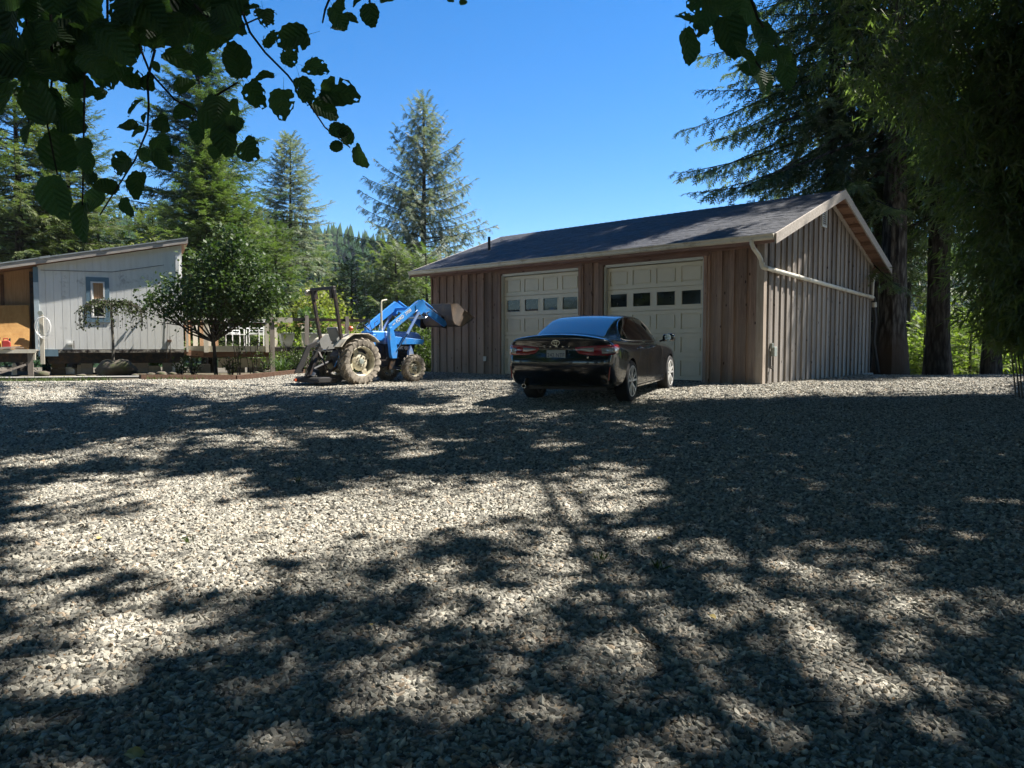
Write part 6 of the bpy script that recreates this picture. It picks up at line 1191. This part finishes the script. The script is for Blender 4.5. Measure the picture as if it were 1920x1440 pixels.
def lit_at(x, y):
    """share of sunlight wanted on the ground at (x, y); sets the crown leaf density"""
    z = gz(x, y) - CAM_Z; zc = y * math.cos(PITCH) - z * math.sin(PITCH); yc = y * math.sin(PITCH) + z * math.cos(PITCH); u = 960 + F_PX * x / zc; v = 720 - F_PX * yc / zc
    out = np.zeros_like(x); LVa = np.array(LV); k = np.clip(np.searchsorted(LVa, v) - 1, 0, len(LV) - 2)
    for i in range(len(LV) - 1):
        m_ = k == i
        if m_.any(): t_ = np.clip((v[m_] - LV[i]) / (LV[i + 1] - LV[i]), 0, 1); out[m_] = row_lit(LV[i], u[m_]) * (1 - t_) + row_lit(LV[i + 1], u[m_]) * t_
    out = np.where((v > 985), np.maximum(out * .92 + .03, np.clip(.03 + .13 * np.exp(-((u - 1050) / 520) ** 2) * np.clip((v - 985) / 120, 0, 1) * (v < 1330), 0, 1)), out); out = np.where(y > 16.2, 1.0, out); out = np.where(y < 1.2, .03, out); out = np.where((np.abs(x) > .72 * y + .1), .06, out); return out, u, v
cot = 1 / math.tan(SUN_EL)
def shade_crown(name, label, region, trunks, seed, hb=(0, 8.0), trad=.3, limbs_n=26):
    r = np.random.default_rng(seed); n_ = 700000; x = r.uniform(-13, 13, n_); y = r.uniform(-6, 16.4, n_); m_ = region(x, y); x, y = x[m_], y[m_]; T, u, v = lit_at(x, y)
    lai = -np.log(np.clip(T, .012, 1)) ; area = 26 * 22.4; la = .0098; p_ = lai / la * area / n_ ; k = r.random(len(x)) < p_; x, y = x[k], y[k]
    H = r.uniform(*hb, len(x)) ; H = np.maximum(7.2, (.794 + .462 * y + .62 - gz(x, y)) / (1 - .462 * SH.y * cot)) + H
    pos = np.stack([x + SH.x * cot * H, y + SH.y * cot * H, gz(x, y) + H], -1) + r.normal(0, .03, (len(x), 3))
    tx_, ty_ = trunks; root = empty(name, (tx_, ty_, g(tx_, ty_) - .1), 0, label, 'tree'); o_ = np.array(root.location)
    V, F = scatter(LEAF2[0], LEAF2[1], pos - o_, r.normal(0, 1, pos.shape) + np.array([0, 0, -.2]), r.normal(0, .5, pos.shape) + np.array([0, 0, 1.2]), r.uniform(.16, .28, len(pos)))
    link_mesh('crown', np_mesh('crown', V, F), FOL['maple'], root)
    trunk_mesh('trunk', [(0, 0, 0), (.05, .0, 2), (.0, .05, 4.5), (.1, 0, 6.5)], [trad * 1.3, trad, trad * .85, trad * .6], MAT['bark2'], root, 16, .08, seed, 4); mb = MB()
    for q in range(limbs_n):
        e = pos[r.integers(len(pos))] - o_; s0 = np.array([0, 0, r.uniform(3.8, 6.4)]); md = (s0 + e) / 2 + np.array([0, 0, .8]); 
        mb.tube([tuple(s0), tuple(md * .5 + s0 * .5 + np.array([0, 0, .35])), tuple(md), tuple(e)], [trad * .28, trad * .2, trad * .13, .015], 6)
    mb.build('limbs', MAT['bark2'], root); return root
SH1 = shade_crown('shade_tree', 'broad tree with dark leafy twigs top left, its unseen crown shaped to cast dapples', lambda x, y: x < -.5 - .0 * y, (-5.2, -3.5), 101, trad=.32)
SH2 = shade_crown('shade_tree', 'broad tree, few leaves against the sky upper right, unseen crown shaped to cast dapples', lambda x, y: x >= -.5, (5.8, -2.2), 102, trad=.34)

# hanging leaves close to the camera
def leaf_mesh(seed, holes=0.0, angular=False):
    r = random.Random(seed); nseg = 30; vs = [(0, 0, 0)]; fs = []; rings = (.30, .56, .78, .92, 1.0)
    for ri, q in enumerate(rings):
        for k in range(nseg):
            a = 2 * math.pi * k / nseg; x = math.cos(a); y_ = math.sin(a)
            rad = 1.0 + .10 * math.cos(a) - .05 * math.cos(2 * a) + (.20 * max(0, math.cos(a)) ** 9) - .14 * max(0, -math.cos(a)) ** 14
            if ri == len(rings) - 1: rad *= 1 + (.045 if k % 2 else -.035) + r.uniform(-.03, .03)
            if angular: rad *= 1 + .12 * math.sin(3 * a + seed)
            X, Y_ = rad * q * x, rad * q * y_ * .86; Z = .22 * abs(Y_) ** 1.4 - .16 * X * X + .07 * math.sin(5 * X + seed) * abs(Y_) + .03 * math.sin(9 * Y_ + 3 * X); vs.append((X, Y_, Z))
    for k in range(nseg): fs.append((0, 1 + k, 1 + (k + 1) % nseg))
    for ri in range(len(rings) - 1):
        for k in range(nseg):
            if ri >= 1 and holes and r.random() < holes * (1.4 if ri >= 2 else .5) and math.cos(2 * math.pi * k / nseg) > -.2: continue
            a, b_ = 1 + ri * nseg, 1 + (ri + 1) * nseg; fs.append((a + k, b_ + k, b_ + (k + 1) % nseg, a + (k + 1) % nseg))
    vs = [(x + 1.0, y_, z) for x, y_, z in vs]; b0 = len(vs); vs += [(.1, -.012, -.02), (.1, .012, -.02), (-.45, .01, .05), (-.45, -.01, .05)]; fs.append((b0, b0 + 1, b0 + 2, b0 + 3))
    # raised midrib below the blade
    b0 = len(vs)
    for k in range(7): X = .05 + 1.9 * k / 6; xx = X - 1; zz = -.07 * xx * xx - .012; vs += [(X, .018 * (1 - k / 7), zz), (X, -.018 * (1 - k / 7), zz), (X, 0, zz - .02)]
    for k in range(6): a = b0 + 3 * k; fs += [(a, a + 3, a + 5, a + 2), (a + 1, a + 2, a + 5, a + 4)]
    me = bpy.data.meshes.new('leaf'); me.from_pydata(vs, [], fs); me.materials.append(FOL['near']); me.polygons.foreach_set('use_smooth', [True] * len(fs)); me.update(); return me
LM = [leaf_mesh(k) for k in range(5)] + [leaf_mesh(9, .10), leaf_mesh(10, .16), leaf_mesh(11, .24)] + [leaf_mesh(12, 0, True)]
LOCS = [(1185, 150, 60, 6), (1085, 160, 44, 7), (1155, 235, 34, 5), (1250, 270, 48, 5), (1340, 370, 72, 6), (1215, 350, 50, 5), (1290, 430, 50, 0), (1065, 305, 38, 1), (1130, 400, 58, 6), (1015, 365, 55, 5), (950, 255, 66, 0), (905, 90, 70, 1), (1060, 60, 42, 7), (1010, 30, 34, 7), (1345, 520, 36, 2), (1385, 545, 40, 3), (1350, 585, 28, 4), (1435, 615, 46, 0), (990, 590, 50, 5), (900, 540, 62, 1), (830, 450, 58, 2), (745, 440, 42, 3), (640, 490, 38, 4), (730, 345, 38, 0), (800, 265, 42, 1), (700, 230, 55, 2), (640, 170, 60, 3), (520, 310, 50, 6), (590, 320, 38, 4), (545, 420, 42, 5), (515, 505, 40, 0), (555, 525, 30, 2), (580, 462, 22, 1), (640, 570, 46, 3), (640, 630, 44, 4), (550, 725, 52, 0), (490, 650, 45, 5), (505, 820, 36, 1), (575, 620, 35, 2), (430, 750, 50, 3), (345, 640, 40, 4), (335, 575, 32, 0), (240, 620, 74, 1), (215, 770, 78, 2), (330, 870, 72, 3), (380, 800, 58, 4), (270, 480, 56, 0), (115, 515, 46, 1), (400, 290, 50, 5), (380, 190, 46, 2), (310, 340, 50, 3), (200, 400, 58, 4), (130, 430, 45, 0), (450, 190, 36, 1), (545, 200, 30, 7), (620, 262, 20, 2), (405, 372, 25, 3), (870, 420, 50, 1), (940, 420, 30, 2), (930, 500, 34, 0), (860, 600, 26, 3), (690, 600, 24, 1), (790, 520, 40, 2), (300, 440, 44, 3), (350, 700, 34, 1), (1350, 60, 44, 6), (1385, 70, 36, 2), (1345, 110, 26, 3), (1480, 50, 40, 4), (1430, 5, 20, 0), (1540, 0, 25, 1), (1850, 10, 15, 2), (1800, 0, 13, 3), (1360, 15, 34, 1)]
rl = random.Random(21)
for k in range(110):
    u = rl.uniform(-30, 960); lim = 150 if u > 480 else 280 if u > 180 else 470
    if u > 900: lim = 60
    LOCS.append((u, rl.uniform(-40, lim), rl.uniform(42, 78), rl.randrange(6)))
TW1 = [[(930, -60), (1000, 130), (1060, 210), (1150, 300), (1240, 420), (1300, 510), (1400, 590)], [(540, -60), (560, 190), (600, 290), (700, 400), (780, 440), (900, 560)], [(430, -60), (430, 120), (400, 210), (470, 250)], [(620, 200), (590, 320), (595, 420), (590, 520), (540, 640), (450, 780), (400, 860)], [(330, -60), (340, 200), (335, 560), (330, 820)], [(200, -60), (210, 300), (190, 500), (230, 700)], [(100, -60), (120, 300), (115, 500)], [(1340, -60), (1300, 40), (1290, 90)], [(1470, -60), (1480, 15)], [(700, -60), (820, 60), (930, 120), (1060, 60)], [(850, 390), (950, 330)]]
def hang(root, locs, tw, sc, off, Y0, seed, boost=1.0):
    r = random.Random(seed); o_ = root.location; mb = MB()
    for pl_ in tw:
        pts = []; 
        for i, (a, b_) in enumerate(pl_): pts.append(P(off[0] + a / sc, off[1] + b_ / sc, Y0 + .05 * math.sin(i * 1.7 + a)) - o_)
        mb.tube(pts, [.0042 * (1 - .6 * i / len(pts)) for i in range(len(pts))], 5, cap=False)
    mb.build('twigs', MAT['bark2'], root, smooth=True)
    allp = [Vector((a, b_)) for pl_ in tw for a, b_ in pl_]
    for (a, b_, rad, kind) in locs:
        Y = Y0 + r.uniform(-.25, .25); c = P(off[0] + a / sc, off[1] + b_ / sc, Y); s_ = 1.06 * boost * rad / sc * Y / F_PX
        # stalk end points to the nearest twig
        q = min(allp, key=lambda p: (p - Vector((a, b_))).length + (0 if p.y < b_ + 10 else 30)); d2 = Vector((a, b_)) - q; ang_ = math.atan2(-(d2.y + 25), d2.x) if d2.length > 5 else -1.2; ang_ += r.uniform(-.5, .5)
        fw = Vector((math.cos(ang_), r.uniform(-.35, .35), math.sin(ang_))).normalized(); nrm = Vector((r.uniform(-.75, .75), -1, r.uniform(-.6, .9))); nrm = (nrm - fw * nrm.dot(fw)).normalized(); side = nrm.cross(fw)
        o = bpy.data.objects.new('leaf', LM[kind]); COL.objects.link(o); o.parent = root; s2 = s_ * 1.04; s3 = s2 * r.uniform(.78, 1.06)
        pos = c - fw * s2 - o_; o.matrix_local = Matrix(((fw.x * s2, side.x * s3, nrm.x * s2, pos.x), (fw.y * s2, side.y * s3, nrm.y * s2, pos.y), (fw.z * s2, side.z * s3, nrm.z * s2, pos.z), (0, 0, 0, 1)))
hang(SH1, LOCS, TW1, 2.1333, (0, 0), 2.25, 4)
LR = [(170, 270, 78, 8), (170, 120, 56, 7), (290, 90, 80, 5), (440, 200, 95, 0), (560, 50, 80, 1), (620, 190, 88, 2), (530, 350, 80, 8), (690, 335, 55, 3), (775, 345, 48, 4), (810, 455, 66, 1), (640, 500, 64, 0), (350, 20, 70, 1), (470, 60, 60, 2), (250, 10, 50, 6), (690, 240, 50, 4), (590, 430, 50, 2)]
hang(SH2, LR, [[(420, -80), (440, 120), (500, 260), (640, 440)], [(420, -80), (300, 40), (180, 150)], [(560, -60), (620, 120), (740, 300), (800, 400)]], 3.428, (1240, 0), 2.1, 5, 1.28)

# fallen yellow leaves on the stones
LM2 = leaf_mesh(3); LM2.materials.clear(); LM2.materials.append(simple('dry yellow leaf', (.42, .32, .10), rough=.7, var=.2, scale=12))
for k, (u, v) in enumerate(((232, 1420), (182, 1016), (1560, 1005), (1240, 1012), (1480, 1110), (50, 1122), (905, 960), (700, 1180), (1620, 1035), (1330, 1160), (420, 1260), (1090, 930))):
    d = P(u, v, 1) - Vector((0, 0, CAM_Z)); t_ = 1.0
    for _ in range(40): z = CAM_Z + d.z * t_; t_ += (z - g(d.x * t_, t_)) * .8 / abs(d.z)
    o = bpy.data.objects.new('fallen_leaf', LM2); COL.objects.link(o); s_ = .034 if k == 0 else .017; o.scale = (s_, s_, s_); o.location = (d.x * t_, t_, g(d.x * t_, t_) + .022); o.rotation_euler = (.25 * math.sin(k), .3 * math.cos(k * 2), k * 1.3)
    if k == 0: tag(o, 'larger curled yellow leaf lying on the stones at the bottom left', 'fallen leaf', 'fallen leaves')
    else: tag(o, 'small dry yellow leaf on the gravel ' + ('', 'in the sunny area at the left edge', 'in the dark shade right of centre', 'in the sun below the car', 'in the shade lower right of the car', 'by the left edge below the sunny area', 'in the upper sunny area', 'in the middle of the yard below centre', 'in the dark shade near the right edge', 'in the dapples right of centre', 'in the lower left foreground', 'where sun meets shade below the car')[k], 'fallen leaf', 'fallen leaves')


# litter: needles, bits of leaf and bark fallen between the stones
r = np.random.default_rng(55); n_ = 5200; ly = 1.3 + 16 * r.random(n_) ** 1.4; lx = r.uniform(-1, 1, n_) * (.75 * ly + .6); k_ = ly < gravel_edge(lx) - .1; lx, ly = lx[k_], ly[k_]
V, F = scatter(LEAF2[0] * np.array([1, .5, 1]), LEAF2[1], np.stack([lx, ly, gz(lx, ly) + r.uniform(.010, .022, len(lx))], -1), np.stack([r.normal(0, 1, len(lx)), r.normal(0, 1, len(lx)), r.normal(0, .15, len(lx))], -1), r.normal(0, .3, (len(lx), 3)) + np.array([0, 0, 1]), r.uniform(.008, .026, len(lx)))
o = link_mesh('litter', np_mesh('litter', V, F), simple('dry litter', (.22, .13, .06), rough=.9, var=.6, scale=3)); tag(o, 'brown needles and leaf scraps between the stones', 'leaf litter', kind='stuff')
for k, (u, v, a, L) in enumerate(((870, 1262, .5, .16), (1215, 1215, 2.4, .13), (300, 1105, 1.2, .2), (1520, 1330, .2, .18), (690, 935, 2.8, .22), (120, 1350, .9, .12))):
    d = P(u, v, 1) - Vector((0, 0, CAM_Z)); t_ = 2.0
    for _ in range(40): z = CAM_Z + d.z * t_; t_ += (z - g(d.x * t_, t_)) * .8 / abs(d.z)
    x, y = d.x * t_, t_; mb = MB(); ca, sa = math.cos(a), math.sin(a); mb.tube([(-ca * L / 2, -sa * L / 2, .0), (0, 0, .012), (ca * L / 2, sa * L / 2, .004)], [.004, .0035, .002], 5); mb.tube([(0, 0, .012), (ca * L * .2 - sa * .03, sa * L * .2 + ca * .03, .02)], [.002, .001], 4)
    o = mb.build('fallen_twig', MAT['bark2']); o.location = (x, y, g(x, y) + .018); tag(o, 'thin dry twig on the gravel ' + ('in the foreground centre', 'in the foreground right of centre', 'in the sun at lower left', 'in the foreground at lower right', 'in the sunny middle of the yard', 'in the bottom left corner')[k], 'twig', 'fallen twigs')
# a few weeds
for k, (u, v) in enumerate(((1128, 1052), (1235, 1068), (560, 905), (352, 1018))):
    d = P(u, v, 1) - Vector((0, 0, CAM_Z)); t_ = 2.0
    for _ in range(40): z = CAM_Z + d.z * t_; t_ += (z - g(d.x * t_, t_)) * .8 / abs(d.z)
    r = np.random.default_rng(k); nn = 14; V, F = scatter(BLADE[0], BLADE[1], r.normal(0, .012, (nn, 3)) * np.array([1, 1, 0]), r.normal(0, .5, (nn, 3)) + np.array([0, 0, 1]), r.normal(0, 1, (nn, 3)), r.uniform(.04, .09, nn))
    o = link_mesh('weed', np_mesh('weed', V, F), FOL['shrub']); o.location = (d.x * t_, t_, g(d.x * t_, t_)); tag(o, 'tiny green weed between the stones ' + ('below the car', 'further right below the car', 'in the upper left of the sunny area', 'in the middle of the sunny area')[k], 'weed', 'weeds in the gravel')

# thin haze over the whole place
HAZE = .00022
m = bpy.data.materials.new('thin air haze'); m.use_nodes = True; m.node_tree.nodes.clear(); pv = m.node_tree.nodes.new('ShaderNodeVolumePrincipled'); pv.inputs['Color'].default_value = (.80, .88, 1, 1); pv.inputs['Density'].default_value = HAZE; pv.inputs['Anisotropy'].default_value = .2
mo = m.node_tree.nodes.new('ShaderNodeOutputMaterial'); m.node_tree.links.new(pv.outputs[0], mo.inputs['Volume'])
o = MB().box(-460, 460, -60, 920, -12, 95).build('haze', m, None); tag(o, 'faint blue haze over the wooded hills', kind='stuff')
